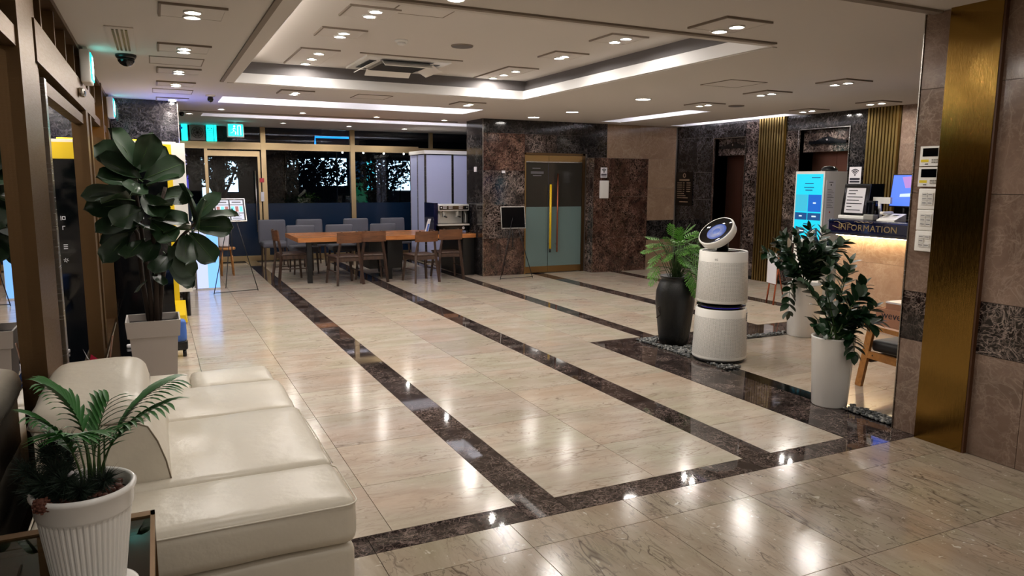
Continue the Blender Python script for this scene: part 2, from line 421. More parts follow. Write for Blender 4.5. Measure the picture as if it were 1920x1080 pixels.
for a, b in ((3.012, 3.75), (3.75, 4.5), (4.5, 5.25), (5.25, 5.965)): tile_rect(3.742, 4.19, a, b, 'strip_dark', 'border_strip')
tile_rect(4.19, 4.34, 3.70, 4.60, 'black_granite', 'border_strip')
for a, b in ((4.19, 4.9), (4.9, 5.6), (5.6, 6.3), (6.3, 7.0)): tile_rect(a, b, 5.56, 5.965, 'strip_dark', 'border_strip')
# the square in front of the desk
for i in range(5):
    for j in range(4):
        tile_rect(max(4.34, 4.32+0.6*i), 4.32+0.6*(i+1), 3.02+0.615*j, min(5.45, 3.02+0.615*(j+1)), 'floor_beige')
tile_rect(7.0, 8.62, 5.3, 5.965, 'floor_beige')
tile_rect(7.32, 8.62, 3.02, 5.3, 'floor_beige')
tile_rect(4.19, 7.32, 2.6, 3.02, 'floor_beige')
# tiles on the near side of the border
ny = [2.845, 2.61, 1.95, 1.30, 0.65, 0.0, -0.65, -1.3, -2.0, -2.7, -3.4, -4.1]
nx = [-0.6, 0.135, 0.75, 1.373, 1.988, 2.595, 3.195, 3.80, 4.17]
for j in range(len(ny)-1):
    off = 0.0 if j < 2 else 0.0
    for a, b in zip(nx, nx[1:]):
        tile_rect(a, b, ny[j+1], ny[j], 'floor_near')
def seen_rank(t):
    cx, cyy = (t[0]+t[1])/2, (t[2]+t[3])/2
    d = Vector((cx, cyy, -HC)); dep = d.dot(w)
    if dep < 0.3: return 1e6
    px = 960+F*d.dot(r)/dep; py = 540-F*d.dot(u)/dep
    if px < -250 or px > 2150 or py > 1350: return 1e5+dep
    return dep
for nm in ('tile', 'border_strip'):
    L = sorted([t for t in tiles if t[5] == nm], key=seen_rank)
    for t in L[:290]: piece(nm, t[0], t[1], t[2], t[3], -0.02, 0.0, t[4], floor)
    rest = L[290:]
    if rest:
        mb = MB()
        for t in rest: mb.box(t[0], t[1], t[2], t[3], -0.02, 0.0, t[4])
        mb.build(nm+'_rest' if False else 'tiling', floor, kind='stuff')
# ================================================================= CEILING
holes = [(0.80, 4.13, 4.22, 8.25), (0.80, 4.23, 9.68, 10.47), (0.72, 5.9, 12.2, 12.82), (6.74, 7.15, 8.33, 10.6), (8.30, 8.62, 8.1, 10.75)]
X0, X1, Y0, Y1 = -0.62, 9.1, -4.2, 15.0
xc = sorted({X0, X1, *[h[0] for h in holes], *[h[1] for h in holes]}); yc = sorted({Y0, Y1, *[h[2] for h in holes], *[h[3] for h in holes]})
mb = MB()
for i in range(len(xc)-1):
    for j in range(len(yc)-1):
        mx, my = (xc[i]+xc[i+1])/2, (yc[j]+yc[j+1])/2
        if not any(h[0] < mx < h[1] and h[2] < my < h[3] for h in holes):
            mb.box(xc[i], xc[i+1], yc[j], yc[j+1], CZ, CZ+0.02, 'ceiling')
ceil = mb.build('ceiling', kind='structure')
ceil['label'] = 'flat warm grey plaster ceiling with recessed coves'
def cove(h, zt, lip, m_lip, m_up, m_top, set_=0.05, nm='cove'):
    x0, x1, y0, y1 = h; t = 0.02; mb = MB()
    z1 = CZ+lip
    mb.box(x0-t, x0, y0-t, y1+t, CZ+.02, z1, m_lip); mb.box(x1, x1+t, y0-t, y1+t, CZ+.02, z1, m_lip)
    mb.box(x0, x1, y0-t, y0, CZ+.02, z1, m_lip); mb.box(x0, x1, y1, y1+t, CZ+.02, z1, m_lip)
    # thin facing that carries the lip colour down over the slab edge
    e = 0.004
    mb.box(x1-e, x1, y0, y1, CZ-0.0, z1, m_lip); mb.box(x0, x1-e, y1-e, y1, CZ-0.0, z1, m_lip)
    mb.box(x0, x0+e, y0, y1-e, CZ, z1, m_lip); mb.box(x0+e, x1-e, y0, y0+e, CZ, z1, m_lip)
    a = set_
    if a: # ledge and set-back upper band
        mb.box(x0-a-t, x1+a+t, y0-a-t, y0-t, z1-0.01, z1, m_lip); mb.box(x0-a-t, x1+a+t, y1+t, y1+a+t, z1-0.01, z1, m_lip)
        mb.box(x0-a-t, x0-t, y0-t, y1+t, z1-0.01, z1, m_lip); mb.box(x1+t, x1+a+t, y0-t, y1+t, z1-0.01, z1, m_lip)
    X0_, X1_, Y0_, Y1_ = x0-a-t, x1+a+t, y0-a-t, y1+a+t
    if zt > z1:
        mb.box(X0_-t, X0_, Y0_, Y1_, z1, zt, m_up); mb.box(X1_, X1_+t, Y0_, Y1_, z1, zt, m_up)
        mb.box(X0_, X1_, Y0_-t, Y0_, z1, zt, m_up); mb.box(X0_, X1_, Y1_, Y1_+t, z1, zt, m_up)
    mb.box(X0_-t, X1_+t, Y0_-t, Y1_+t, zt, zt+0.02, m_top)
    mb.build(nm, ceil)
cove(holes[0], 2.765, 0.10, 'ceiling_white', 'ceiling_dark', 'ceiling', 0.03)  # dark upper band: shade on the recess sides painted as grey
cove(holes[1], 2.72, 0.18, 'ceiling_white', 'ceiling_white', 'ceiling', 0.0)
cove(holes[2], 2.72, 0.18, 'ceiling_white', 'ceiling_white', 'ceiling', 0.0)
cove(holes[3], 2.70, 0.16, 'ceiling_white', 'ceiling_white', 'ceiling_white', 0.0)
cove(holes[4], 2.70, 0.16, 'ceiling_white', 'ceiling_white', 'ceiling_white', 0.0)
# trims round the big recess and across the ceiling, taupe paints groove shade
tr = 0
def trim(x0, x1, y0, y1, z0, z1, m, label):
    global tr; tr += 1
    B(x0, x1, y0, y1, z0, z1, m).build('trim_%d' % tr, kind='structure', label=label)
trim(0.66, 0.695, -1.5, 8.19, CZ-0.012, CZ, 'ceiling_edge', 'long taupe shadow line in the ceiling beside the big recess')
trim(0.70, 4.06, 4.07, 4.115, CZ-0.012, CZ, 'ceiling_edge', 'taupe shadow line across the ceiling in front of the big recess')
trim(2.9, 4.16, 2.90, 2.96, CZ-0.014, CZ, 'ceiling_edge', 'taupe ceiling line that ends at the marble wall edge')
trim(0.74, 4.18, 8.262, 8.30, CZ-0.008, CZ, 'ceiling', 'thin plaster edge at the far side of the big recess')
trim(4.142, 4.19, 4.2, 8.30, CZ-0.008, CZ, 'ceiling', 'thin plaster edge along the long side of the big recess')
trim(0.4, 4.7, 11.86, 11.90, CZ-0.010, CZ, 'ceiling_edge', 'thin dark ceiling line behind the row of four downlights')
# ================================================================= LIGHTS
def disc(mb, x, y, z, rad, m, n=16, up=False):
    vs = [(x+rad*math.cos(2*PI*k/n), y+rad*math.sin(2*PI*k/n), z) for k in range(n)]
    mb.add(vs, [tuple(range(n))[::-1] if not up else tuple(range(n))], m)
def ring_mb(rad, wd_, m, z0, z1, n=20):
    mb = MB()
    mb.lathe([(rad, z1), (rad, z0), (rad+wd_*0.6, z0-0.002), (rad+wd_, z0+0.002), (rad+wd_, z1)], m, n, caps=False); return mb
me_ring = ring_mb(0.042, 0.012, 'white_matte', -0.004, 0.004).me('trim_ring')
mb = MB(); mb.lathe([(0.024, -0.0015), (0.042, -0.003)], 'lamp_rim', 16, caps=False); disc(mb, 0, 0, -0.0018, 0.024, 'lamp'); me_lens = mb.me('lens')
me_ringb = ring_mb(0.085, 0.016, 'white_matte', -0.006, 0.004).me('trim_ring')
mb = MB(); disc(mb, 0, 0, -0.003, 0.085, 'lamp_big', 20); me_lensb = mb.me('lens')
def downlight(x, y, z, label, big=False, group='small round ceiling downlights'):
    t = thing('downlight', label, 'ceiling light', (x, y, z-0.004), 0, group)
    ob('trim_ring', me_ringb if big else me_ring, t); ob('lens', me_lensb if big else me_lens, t)
    return t
plates = {}
def panel_light(x0, y0, dx, dy, z, lamps, label):
    t = thing('ceiling_light_panel', label, 'ceiling light', (x0+dx/2, y0+dy/2, z), 0, 'square ceiling light panels')
    k = (round(dx, 2), round(dy, 2))
    if k not in plates:
        a, b = dx/2, dy/2; e = 0.014
        p = B(-a+e, a-e, -b+e, b-e, -0.008, 0, 'ceiling').me('plate')
        q = MB(); q.box(-a, a, -b, -b+e, -0.013, 0, 'ceiling_edge'); q.box(-a, -a+e, -b+e, b, -0.013, 0, 'ceiling_edge')  # near and left edges in taupe, their shade put into the colour
        q.box(-a+e, a, b-e, b, -0.010, 0, 'ceiling'); q.box(a-e, a, -b+e, b-e, -0.010, 0, 'ceiling')
        plates[k] = (p, q.me('edge_frame'))
    ob('plate', plates[k][0], t); ob('edge_frame', plates[k][1], t)
    for lx, ly in lamps:
        l = ob('spot_lamp', me_ring, t, (lx-x0-dx/2, ly-y0-dy/2, -0.0125)); ob('lens', me_lens, l)
    return t
D = 0.37
names_left = ['nearest the glass wall header, above the sofa', 'beside the dome camera', 'just past the blank ceiling hatch', 'between hatch and photo booth', 'right over the photo booth front']
for k, (y, n2) in enumerate(((4.75, 2), (6.12, 2), (7.42, 1), (8.46, 1), (10.1, 1))):
    panel_light(0.08, y, D, D, CZ, [(0.265, y+0.16), (0.268, y+0.31)][:2 if n2 == 2 else 2], 'ceiling light panel %s' % names_left[k])
for x, y, lb in ((5.99, 5.10, 'two-lamp ceiling light panel above the far white planter'), (6.0, 6.12, 'two-lamp ceiling light panel above the self-service kiosk'), (6.2, 7.40, 'two-lamp ceiling light panel beside the round ceiling speaker near the lit troughs'), (7.9, 6.2, 'two-lamp ceiling light panel nearest the second gold slat screen'), (7.95, 7.32, 'two-lamp ceiling light panel at the end of the wall trough'), (3.15, 3.57, 'two-lamp ceiling light panel on the near side of the big recess')):
    panel_light(x, y, D, D, CZ, [(x+0.24, y+0.18), (x+0.24, y+0.36-0.02)], lb)
ZR = 2.765
for x, y, ls, dy, lb in ((1.28, 6.14, (0.16, 0.31), D, 'two-lamp panel in the big recess between smoke detector and long left shadow line'), (1.29, 7.17, (0.22, 0.58, 0.92), 1.0, 'long three-lamp panel in the big recess left of the air conditioner'), (3.46, 6.24, (0.2, 0.31), D, 'two-lamp panel in the big recess nearest the round ceiling speaker'), (3.47, 7.29, (0.25, 0.56, 0.86), 0.96, 'long three-lamp panel in the big recess by its far right corner'), (3.47, 5.30, (0.11, 0.28), D, 'panel in the big recess under the bright long side lip'), (1.30, 5.29, (0.11, 0.28), D, 'panel at the near left corner inside the big recess')):
    panel_light(x, y, D, dy, ZR, [(x+0.21, y+k) for k in ls], lb)
panel_light(1.32, 8.6, D, D, CZ, [(1.51, 8.78), (1.51, 8.95)], 'two-lamp panel between the big recess and the first long trough, on the side of the security camera')
panel_light(3.51, 8.8, D, D, CZ, [(3.73, 8.98), (3.75, 9.14)], 'two-lamp panel between the big recess and the first long trough, towards the black marble column')
for (x, y), pl_ in zip(((0.92, 11.4), (2.05, 11.41), (3.21, 11.55), (4.36, 11.6)), ('over the menu board tripod', 'over the open end of the long table', 'over the middle of the long table', 'over the coffee machine')): downlight(x, y, CZ, 'small round downlight '+pl_+', in the row of four', group='four downlights above the long table')
downlight(0.54, 12.37, CZ, 'small round downlight close to the edge of the black marble pillar by the door')
for x, y, lb in ((5.37, 10.36, 'large round downlight nearest the double glass door'), (5.44, 9.3, 'large round downlight, middle one in front of the double glass door'), (5.35, 7.47, 'large round downlight, nearest one of three outside the big recess')): downlight(x, y, CZ, lb, True, 'three large round downlights')
for (x, y), pl_ in zip(((2.1, 13.6), (3.3, 13.75), (4.4, 13.9)), ('near the mullion beside the front door', 'near the middle mullion', 'above the white partition booth')): downlight(x, y, CZ, 'small round downlight before the front window, '+pl_, group='downlights before the front window')
downlight(1.55, 3.93, CZ, 'single round downlight at the near edge of the big recess')
for x, y in ((0.3, 3.0), (0.3, 1.2), (1.5, 1.9), (1.5, 0.2), (3.3, 1.6), (3.3, 0.0), (0.3, -0.7), (1.6, -2.0), (3.2, -2.0), (0.3, -2.6), (1.6, -3.4), (3.2, -3.4)):  # out-of-view downlights, added to light the near part and the fronts
    downlight(x, y, CZ, 'unseen small round downlight added in the ceiling behind the viewpoint', group='added downlights behind the viewpoint')
def tube(x0, x1, y0, y1, z, m, label):
    t = thing('cove_tube', label, 'light', ((x0+x1)/2, (y0+y1)/2, z), 0, 'cove tube lamps')
    dx, dy = (x1-x0)/2, (y1-y0)/2
    a = (-dx, 0, 0) if dx > dy else (0, -dy, 0); b = (dx, 0, 0) if dx > dy else (0, dy, 0)
    MB().tube([a, b], 0.012, m, 8).build('tube', t)
    MB().bar(Vector(a)-Vector((0, 0, 0.018)), Vector(b)-Vector((0, 0, 0.018)), 0.03, 0.012, 'white_matte').build('holder', t)
tube(1.15, 1.95, 9.75, 9.77, CZ+0.07, 'tube_bright', 'cove tube hidden in the first long ceiling trough, photo booth end')
tube(3.35, 4.05, 9.75, 9.77, CZ+0.07, 'tube_bright', 'cove tube hidden in the first long ceiling trough, column end')
tube(1.0, 5.5, 12.24, 12.26, CZ+0.07, 'tube_white', 'cove tube hidden in the second long ceiling trough')
tube(6.78, 6.80, 8.5, 10.4, CZ+0.06, 'tube_white', 'cove tube inside the short trough before the double door')
tube(8.34, 8.36, 8.3, 10.5, CZ+0.06, 'tube_white', 'cove tube inside the trough along the elevator wall')
tube(1.0, 3.9, 4.26, 4.28, CZ+0.12, 'tube', 'unseen cove tube added on the near ledge to light the big recess')  # both recess tubes are unseen, added to brighten the lips
tube(0.83, 0.85, 4.6, 7.9, CZ+0.12, 'tube', 'unseen cove tube added on the left ledge to light the big recess')
# ================================================================= WALLS
def panels(wall, plane, lst, th=0.02, nm='marble_panel'):
    """lst of (u0,u1,z0,z1,mat); plane ('x',value,sign) facing sign along x, u is y;  ('y',value,sign), u is x"""
    ax, val, sg = plane; g = 0.0015
    for u0, u1, z0, z1, m in lst:
        a, b = (val, val-sg*th) if sg > 0 else (val, val-sg*th)
        lo, hi = min(a, b), max(a, b)
        if ax == 'x': piece(nm, lo, hi, u0+g, u1-g, z0+g, z1-g, m, wall)
        else: piece(nm, u0+g, u1-g, lo, hi, z0+g, z1-g, m, wall)
# --- right partition (x = 4.17)
wr = B(4.19, 4.60, -4.2, 3.010, 0, CZ, 'drywall').build('wall_right', kind='structure', label='near partition wall clad in brown marble slabs')
rows = [(0, 0.593, 'marble_brown'), (0.593, 0.893, 'marble_dark'), (0.893, 1.495, 'marble_brown'), (1.495, 2.105, 'marble_brown'), (2.105, CZ, 'marble_brown')]
for u0, u1 in ((2.843, 3.010), (2.262, 2.535), (1.62, 2.262), (0.98, 1.62), (0.34, 0.98), (-0.3, 0.34), (-1.0, -0.3), (-2.5, -1.0), (-4.1, -2.5)):
    panels(wr, ('x', 4.17, -1), [(u0, u1, a, b, m) for a, b, m in rows])
B(4.163, 4.20, 3.010, 3.016, 0, CZ, 'steel').build('corner_bead', wr)
B(4.20, 4.60, 3.010, 3.014, 0, CZ, 'steel').build('end_cover', wr)
bp = thing('brass_wall_panel', 'tall polished brass panel on the marble partition', 'wall panel', (4.14, 2.69, 0))
B(0, 0.05, -0.145, 0.15, 0, CZ, 'brass_panel').build('sheet', bp)
B(0.002, 0.05, -0.157, -0.1455, 0, CZ, 'side_brown').build('side_return', bp)
B(-0.62, 4.6, -4.4, -4.2, 0, CZ, 'near_wall').build('wall_near', kind='structure', label='plain light wall behind the viewpoint')
# --- back wall (y = 10.97) with the double door
wb = MB()
wb.box(4.79, 5.53, 10.99, 11.64, 0, CZ, 'drywall'); wb.box(6.69, 8.67, 10.99, 11.64, 0, CZ, 'drywall'); wb.box(5.53, 6.69, 10.99, 11.64, 2.02, CZ, 'drywall')
wb = wb.build('wall_back', kind='structure', label='back wall of dark veined marble around the glass double door')
rz = [(0, 0.62), (0.62, 1.17), (1.17, 1.72), (1.72, 2.32), (2.32, CZ)]
mats = ['marble_mixed', 'marble_dark', 'marble_dark', 'marble_mixed', 'marble_darker']
panels(wb, ('y', 10.97, -1), [(4.77, 5.53, a, b, m) for (a, b), m in zip(rz, mats)])
panels(wb, ('y', 10.97, -1), [(5.53, 6.13, 2.02, 2.32, 'marble_dark'), (6.13, 6.74, 2.02, 2.32, 'marble_darker'), (5.53, 6.13, 2.32, CZ, 'marble_darker'), (6.13, 6.74, 2.32, CZ, 'marble_darker')])
panels(wb, ('y', 10.97, -1), [(6.74, 7.13, 1.96, CZ, 'marble_darker'), (7.13, 7.82, 1.96, CZ, 'marble_tan'), (7.82, 8.62, 1.96, CZ, 'marble_tan'), (7.84, 8.62, 1.44, 1.96, 'marble_tan'), (7.84, 8.62, 0.86, 1.44, 'marble_tan'), (7.84, 8.62, 0.51, 0.86, 'marble_darker'), (7.84, 8.62, 0, 0.51, 'marble_tan')])
panels(wb, ('x', 4.77, -1), [(10.98, 11.64, a, b, 'marble_darker') for a, b in rz])
B(4.764, 4.772, 10.944, 10.9485, 0, CZ, 'steel').build('corner_bead', wb)
# projecting marble block right of the door
blk = MB().box(6.72, 7.80, 10.72, 10.948, 0, 1.95, 'drywall').build('wall_block', kind='structure', label='projecting dark marble block right of the double door')
for u0, u1 in ((6.70, 7.05), (7.05, 7.43), (7.43, 7.82)):
    panels(blk, ('y', 10.70, -1), [(u0, u1, 0, 0.6, 'marble_mixed'), (u0, u1, 0.6, 1.3, 'marble_mixed'), (u0, u1, 1.3, 1.95, 'marble_mixed')])
panels(blk, ('x', 6.70, -1), [(10.72, 10.945, 0, 1.0, 'marble_dark'), (10.72, 10.945, 1.0, 1.95, 'marble_dark')])
B(6.692, 6.70, 10.694, 10.70, 0, 1.95, 'steel').build('corner_bead', blk)
# --- double door
dr = thing('door_3', 'double glass door with brass rails and one yellow wrapped pull bar', 'door', (6.11, 10.985, 0)); dr['kind'] = 'structure'; del dr['category']
fr = MB(); fr.box(-0.58, -0.555, -0.02, 0.06, 0, 2.02, 'gold_door'); fr.box(0.53, 0.58, -0.02, 0.06, 0, 2.02, 'bronze'); fr.box(-0.58, 0.58, -0.02, 0.06, 1.985, 2.02, 'bronze')
fr.build('door_frame', dr)
for nm, a, b in (('door_leaf', -0.553, -0.128), ('door_leaf', -0.122, 0.528)):
    lf = MB(); lf.box(a, b, 0.0, 0.012, 0.12, 1.88, 'smoke_door'); lf = lf.build(nm, dr)
    B(a+0.002, b-0.002, -0.004, -0.0005, 0.12, 1.125, 'frost_door').build('frosted_film', lf)
    B(a, b, -0.012, 0.02, 0.015, 0.12, 'gold_door').build('rail', lf); B(a, b, -0.012, 0.02, 1.88, 1.98, 'gold_door').build('rail', lf)
    B(a, b, -0.014, -0.012, 1.862, 1.88, 'steel').build('rail_edge', lf)
h1 = MB().tube([(-0.115, -0.07, 0.42), (-0.115, -0.07, 1.50)], 0.019, 'yellow_grip', 12); h1.tube([(-0.115, -0.07, 0.36), (-0.115, -0.07, 0.42)], 0.017, 'black', 10)
h1.tube([(-0.115, -0.07, 0.5), (-0.115, 0.0, 0.5)], 0.008, 'steel'); h1.tube([(-0.115, -0.07, 1.4), (-0.115, 0.0, 1.4)], 0.008, 'steel'); h1.build('pull_bar', dr, label='yellow wrapped pull bar')
h2 = MB().tube([(0.02, -0.07, 0.36), (0.02, -0.07, 1.68)], 0.014, 'copper', 12); h2.tube([(0.02, -0.07, 0.5), (0.02, 0, 0.5)], 0.008, 'steel'); h2.tube([(0.02, -0.07, 1.55), (0.02, 0, 1.55)], 0.008, 'steel'); h2.build('pull_bar', dr)
lg = MB(); 
for k, (a, b, z) in enumerate(((-0.43, -0.28, 1.76), (-0.46, -0.22, 1.70), (-0.46, -0.22, 1.68), (-0.42, -0.26, 1.64))): lg.box(a, b, -0.006, -0.0045, z, z+0.012, 'ink_grey')
lg.build('etched_lettering', dr)
# --- east wall (x = 8.65) with two elevators
we = MB(); XE = 8.65
def seg(y0, y1, z0, z1): we.box(XE+0.02, XE+0.45, y0, y1, z0, z1, 'drywall')
seg(9.975, 11.0, 0, CZ); seg(8.13, 9.235, 0, CZ); seg(2.6, 7.245, 0, CZ); seg(9.235, 9.975, 2.28, CZ); seg(7.245, 8.13, 2.32, CZ)
we = we.build('wall_east', kind='structure', label='elevator wall of dark marble with gold slat screens')
ez = [(0, 0.62), (0.62, 1.25), (1.25, 1.72), (1.72, 2.32), (2.32, CZ)]
panels(we, ('x', XE, -1), [(10.42, 10.97, a, b, 'marble_darker') for a, b in ez]+[(9.975, 10.42, a, b, 'marble_darker') for a, b in ez])
panels(we, ('x', XE, -1), [(8.92, 9.235, a, b, 'marble_dark') for a, b in ez]+[(9.235, 9.975, 2.28, CZ, 'marble_darker'), (8.13, 8.38, 0, 1.0, 'marble_dark'), (8.13, 8.38, 1.0, 2.32, 'marble_dark'), (7.245, 8.38, 2.32, CZ, 'marble_darker')])
panels(we, ('x', XE, -1), [(6.955, 7.245, 0, 0.9, 'marble_dark'), (6.955, 7.245, 0.9, 1.72, 'marble_dark'), (6.955, 7.245, 1.72, CZ, 'marble_darker')])
for u0, u1 in ((5.85, 6.47), (5.23, 5.85), (4.6, 5.23), (3.98, 4.6), (3.3, 3.98), (2.62, 3.3)):
    panels(we, ('x', XE, -1), [(u0, u1, a, b, 'marble_brown') for a, b in ((0, 0.6), (0.6, 1.3), (1.3, 2.05), (2.05, CZ))])
for y0, y1, lbl in ((8.385, 8.915, 'far'), (6.475, 6.95, 'near')):
    B(XE-0.012, XE+0.02, y0, y1, 0, CZ, 'gold_slat').build('slat_backing', we)
    n = 10; p = (y1-y0)/n
    for k in range(n):
        piece('slat', XE-0.045, XE-0.013, y0+p*k+p*0.2, y0+p*k+p*0.8, 0.0, CZ, 'gold_slat', we)
for y0, y1, zt, zd in ((9.235, 9.975, 2.28, 2.0), (7.245, 8.13, 2.32, 2.0)):
    pr = MB(); d = 0.30
    pr.box(XE, XE+d, y0-0.02, y0, 0, zt, 'marble_dark'); pr.box(XE, XE+d, y1, y1+0.02, 0, zt, 'marble_dark'); pr.box(XE, XE+d, y0, y1, zt, zt+0.02, 'marble_darker')
    pr = pr.build('portal_lining', we)
    B(XE+0.10, XE+d, y0, y1, zd, zt, 'marble_dark').build('lintel_panel', we)
    B(XE-0.01, XE+0.002, y0-0.012, y0, 0, zt+0.012, 'steel').build('portal_edge', we); B(XE-0.01, XE+0.002, y0, y1+0.012, zt, zt+0.012, 'steel').build('portal_edge', we)
    B(XE-0.01, XE+0.002, y1, y1+0.012, 0, zt, 'steel').build('portal_edge', we)
dn = 0
def elevator(y0, y1, label):
    global dn; dn += 1
    t = thing('door_%d' % dn, label, 'x', (XE+0.30, (y0+y1)/2, 0)); del t['category']; t['kind'] = 'structure'; h = (y1-y0)/2
    B(0, 0.03, -h, -0.003, 0, 2.0, 'elev_door').build('door_leaf', t); B(0, 0.03, 0.003, h, 0, 2.0, 'elev_door').build('door_leaf', t)
elevator(9.235, 9.975, 'brown metal elevator door farther from the reception desk'); elevator(7.245, 8.13, 'brown metal elevator door behind the reception kiosk')
def indicator(yc_, label):
    t = thing('floor_indicator', label, 'sign', (XE+0.095, yc_, 2.14), 0, 'elevator floor indicators')
    prof = [(-0.33, -0.03), (-0.33, 0.015), (-0.2, 0.02), (-0.12, 0.045), (-0.06, 0.06), (0, 0.075), (0.06, 0.06), (0.12, 0.045), (0.2, 0.02), (0.33, 0.015), (0.33, -0.03)]
    n = len(prof); vs = [(0, y, z) for y, z in prof]+[(-0.03, y, z) for y, z in prof]
    MB().add(vs, [tuple(range(n)), tuple(range(n, 2*n))[::-1]]+[(k, k+n, (k+1) % n+n, (k+1) % n) for k in range(n)], 'black_gloss').build('body', t)
    MB().lathe([(0.0, 0), (0.016, 0.001)], 'steel', 12, T=FT((-0.0325, 0, 0.03), (0, -1, 0), (0, 0, 1)), caps=False).build('dial', t)
indicator(9.6, 'black scroll-shaped floor indicator over the far elevator'); indicator(7.68, 'black scroll-shaped floor indicator over the near elevator')
B(XE-0.006, XE, 6.47, 10.97, 0, 0.05, 'black_granite').build('baseboard_east', kind='structure')
# --- pillar behind the photo booth
pl = B(-0.44, 0.306, 10.54, 11.2, 0, CZ, 'drywall').build('wall_pillar', kind='structure', label='black marble pillar behind the photo booth')
panels(pl, ('y', 10.52, -1), [(-0.44, 0.326, a, b, 'marble_darker') for a, b in ((0, 1.0), (1.0, 1.95), (1.95, CZ))])
panels(pl, ('x', 0.326, 1), [(10.54, 11.2, a, b, 'marble_darker') for a, b in ((0, 1.0), (1.0, 1.95), (1.95, CZ))])
B(0.320, 0.331, 10.5145, 10.5195, 0, CZ, 'steel').build('corner_bead', pl)
# --- left glazed wall
XG = -0.51
wl = thing('glass_wall', 'bronze framed glass wall with sliding entrance beside the white sofa', 'wall'); wl['kind'] = 'structure'
wl.name = 'wall_left'
del wl['category']
def post(y0, y1, x1=-0.46, z1=CZ, m='bronze'): piece('post', XG-0.05, x1, y0, y1, 0, z1, m, wl)
post(3.65, 4.10); post(4.13, 4.26, -0.47); post(4.30, 4.42, -0.485); post(6.85, 7.05, -0.455); post(7.35, 7.5, -0.46); post(8.95, 9.1, -0.44); post(10.05, 10.5, -0.45); post(2.0, 2.1); post(-0.2, 0.2); post(-1.6, -1.2); post(-4.1, -3.9)
piece('post', XG-0.02, -0.475, 4.52, 4.60, 0, 2.06, 'steel', wl)
B(XG-0.05, -0.455, 4.14, 8.0, 2.09, 2.285, 'bronze').build('header_beam', wl)
B(XG-0.05, -0.475, 4.6, 6.85, 1.98, 2.05, 'bronze').build('door_rail', wl)
B(XG-0.05, -0.47, -4.1, 3.65, 2.08, 2.16, 'bronze').build('header_beam', wl)
B(XG-0.05, -0.47, 8.0, 10.5, 2.09, 2.16, 'bronze').build('header_beam', wl)
B(XG-0.05, -0.45, -4.1, 10.5, 2.505, CZ, 'bronze').build('top_rail', wl)
B(XG-0.05, -0.46, -4.1, 10.5, 0.0, 0.05, 'bronze').build('bottom_rail', wl)
for y in (4.55, 5.15, 5.75, 6.35, 7.75, 8.35): piece('transom_bar', XG-0.03, -0.47, y-0.02, y+0.02, 2.285, 2.505, 'bronze', wl)
for a, b in ((-3.9, -1.6), (-1.2, -0.2), (0.2, 2.0), (2.1, 3.65), (4.6, 6.85), (7.5, 8.95), (9.1, 10.05)):
    piece('pane', XG-0.006, XG+0.002, a, b, 0.05, 2.08 if b < 4 else 1.98, 'pane_side', wl)
piece('pane', XG-0.006, XG+0.002, 3.7, 10.05, 2.285, 2.505, 'pane_side', wl)
B(XG-0.34, XG-0.07, -4.2, 10.6, -0.12, -0.02, 'asphalt').build('outer_ledge', wl)
# ================================================================= FRONT WINDOW WALL (y = 14.9)
YW = 14.9
wf = thing('wall_front', 'front window wall', 'wall'); wf['kind'] = 'structure'; del wf['category']; wf['label'] = 'bronze framed front window wall with blue film on the lower glass'
def fbox(nm, x0, x1, z0, z1, m='bronze_light', d=0.05): return B(x0, x1, YW-d, YW+0.04, z0, z1, m).build(nm, wf)
fbox('transom_beam', 0.33, 5.0, 2.115, 2.245); fbox('transom_beam', 5.0, 6.6, 2.14, 2.22)
fbox('sill', 0.33, 6.6, 0.0, 0.10)
for x in (1.91, 3.62): fbox('mullion', x-0.045, x+0.045, 0.10, CZ, 'bronze_light', 0.06)
fbox('mullion', 5.25, 5.32, 2.22, CZ); fbox('mullion', 0.865, 0.92, 0.10, 2.115); fbox('mullion', 0.33, 0.40, 0.1, CZ)
fbox('mullion', 6.5, 6.6, 0.1, CZ)
fbox('door_rail', 0.92, 1.84, 1.985, 2.085); fbox('mullion', 1.80, 1.845, 0.10, 1.985, 'bronze_light', 0.03)
for a, b in ((0.40, 0.865), (0.92, 1.80), (1.955, 3.575), (3.665, 5.28), (5.28, 6.5)):
    piece('pane', a, b, YW-0.004, YW+0.004, 0.10, 2.115, 'pane', wf)
    piece('blue_film', a, b, YW-0.008, YW-0.005, 0.10, 1.10, 'film_blue', wf)
for a, b in ((0.40, 1.865), (1.955, 3.575), (3.665, 5.25), (5.32, 6.5)): piece('pane', a, b, YW-0.004, YW+0.004, 2.245, CZ-0.01, 'pane', wf)
MB().tube([(1.74, YW-0.09, 0.55), (1.74, YW-0.09, 1.72)], 0.013, 'steel', 10).tube([(1.74, YW-0.09, 0.7), (1.74, YW, 0.7)], 0.007, 'steel').tube([(1.74, YW-0.09, 1.6), (1.74, YW, 1.6)], 0.007, 'steel').build('door_handle', wf)
B(1.82, 1.90, YW-0.075, YW-0.055, 1.50, 1.58, 'red_tag').build('call_button', wf)
B(1.83, 1.89, YW-0.07, YW-0.055, 1.14, 1.32, 'paper').build('notice_strip', wf)
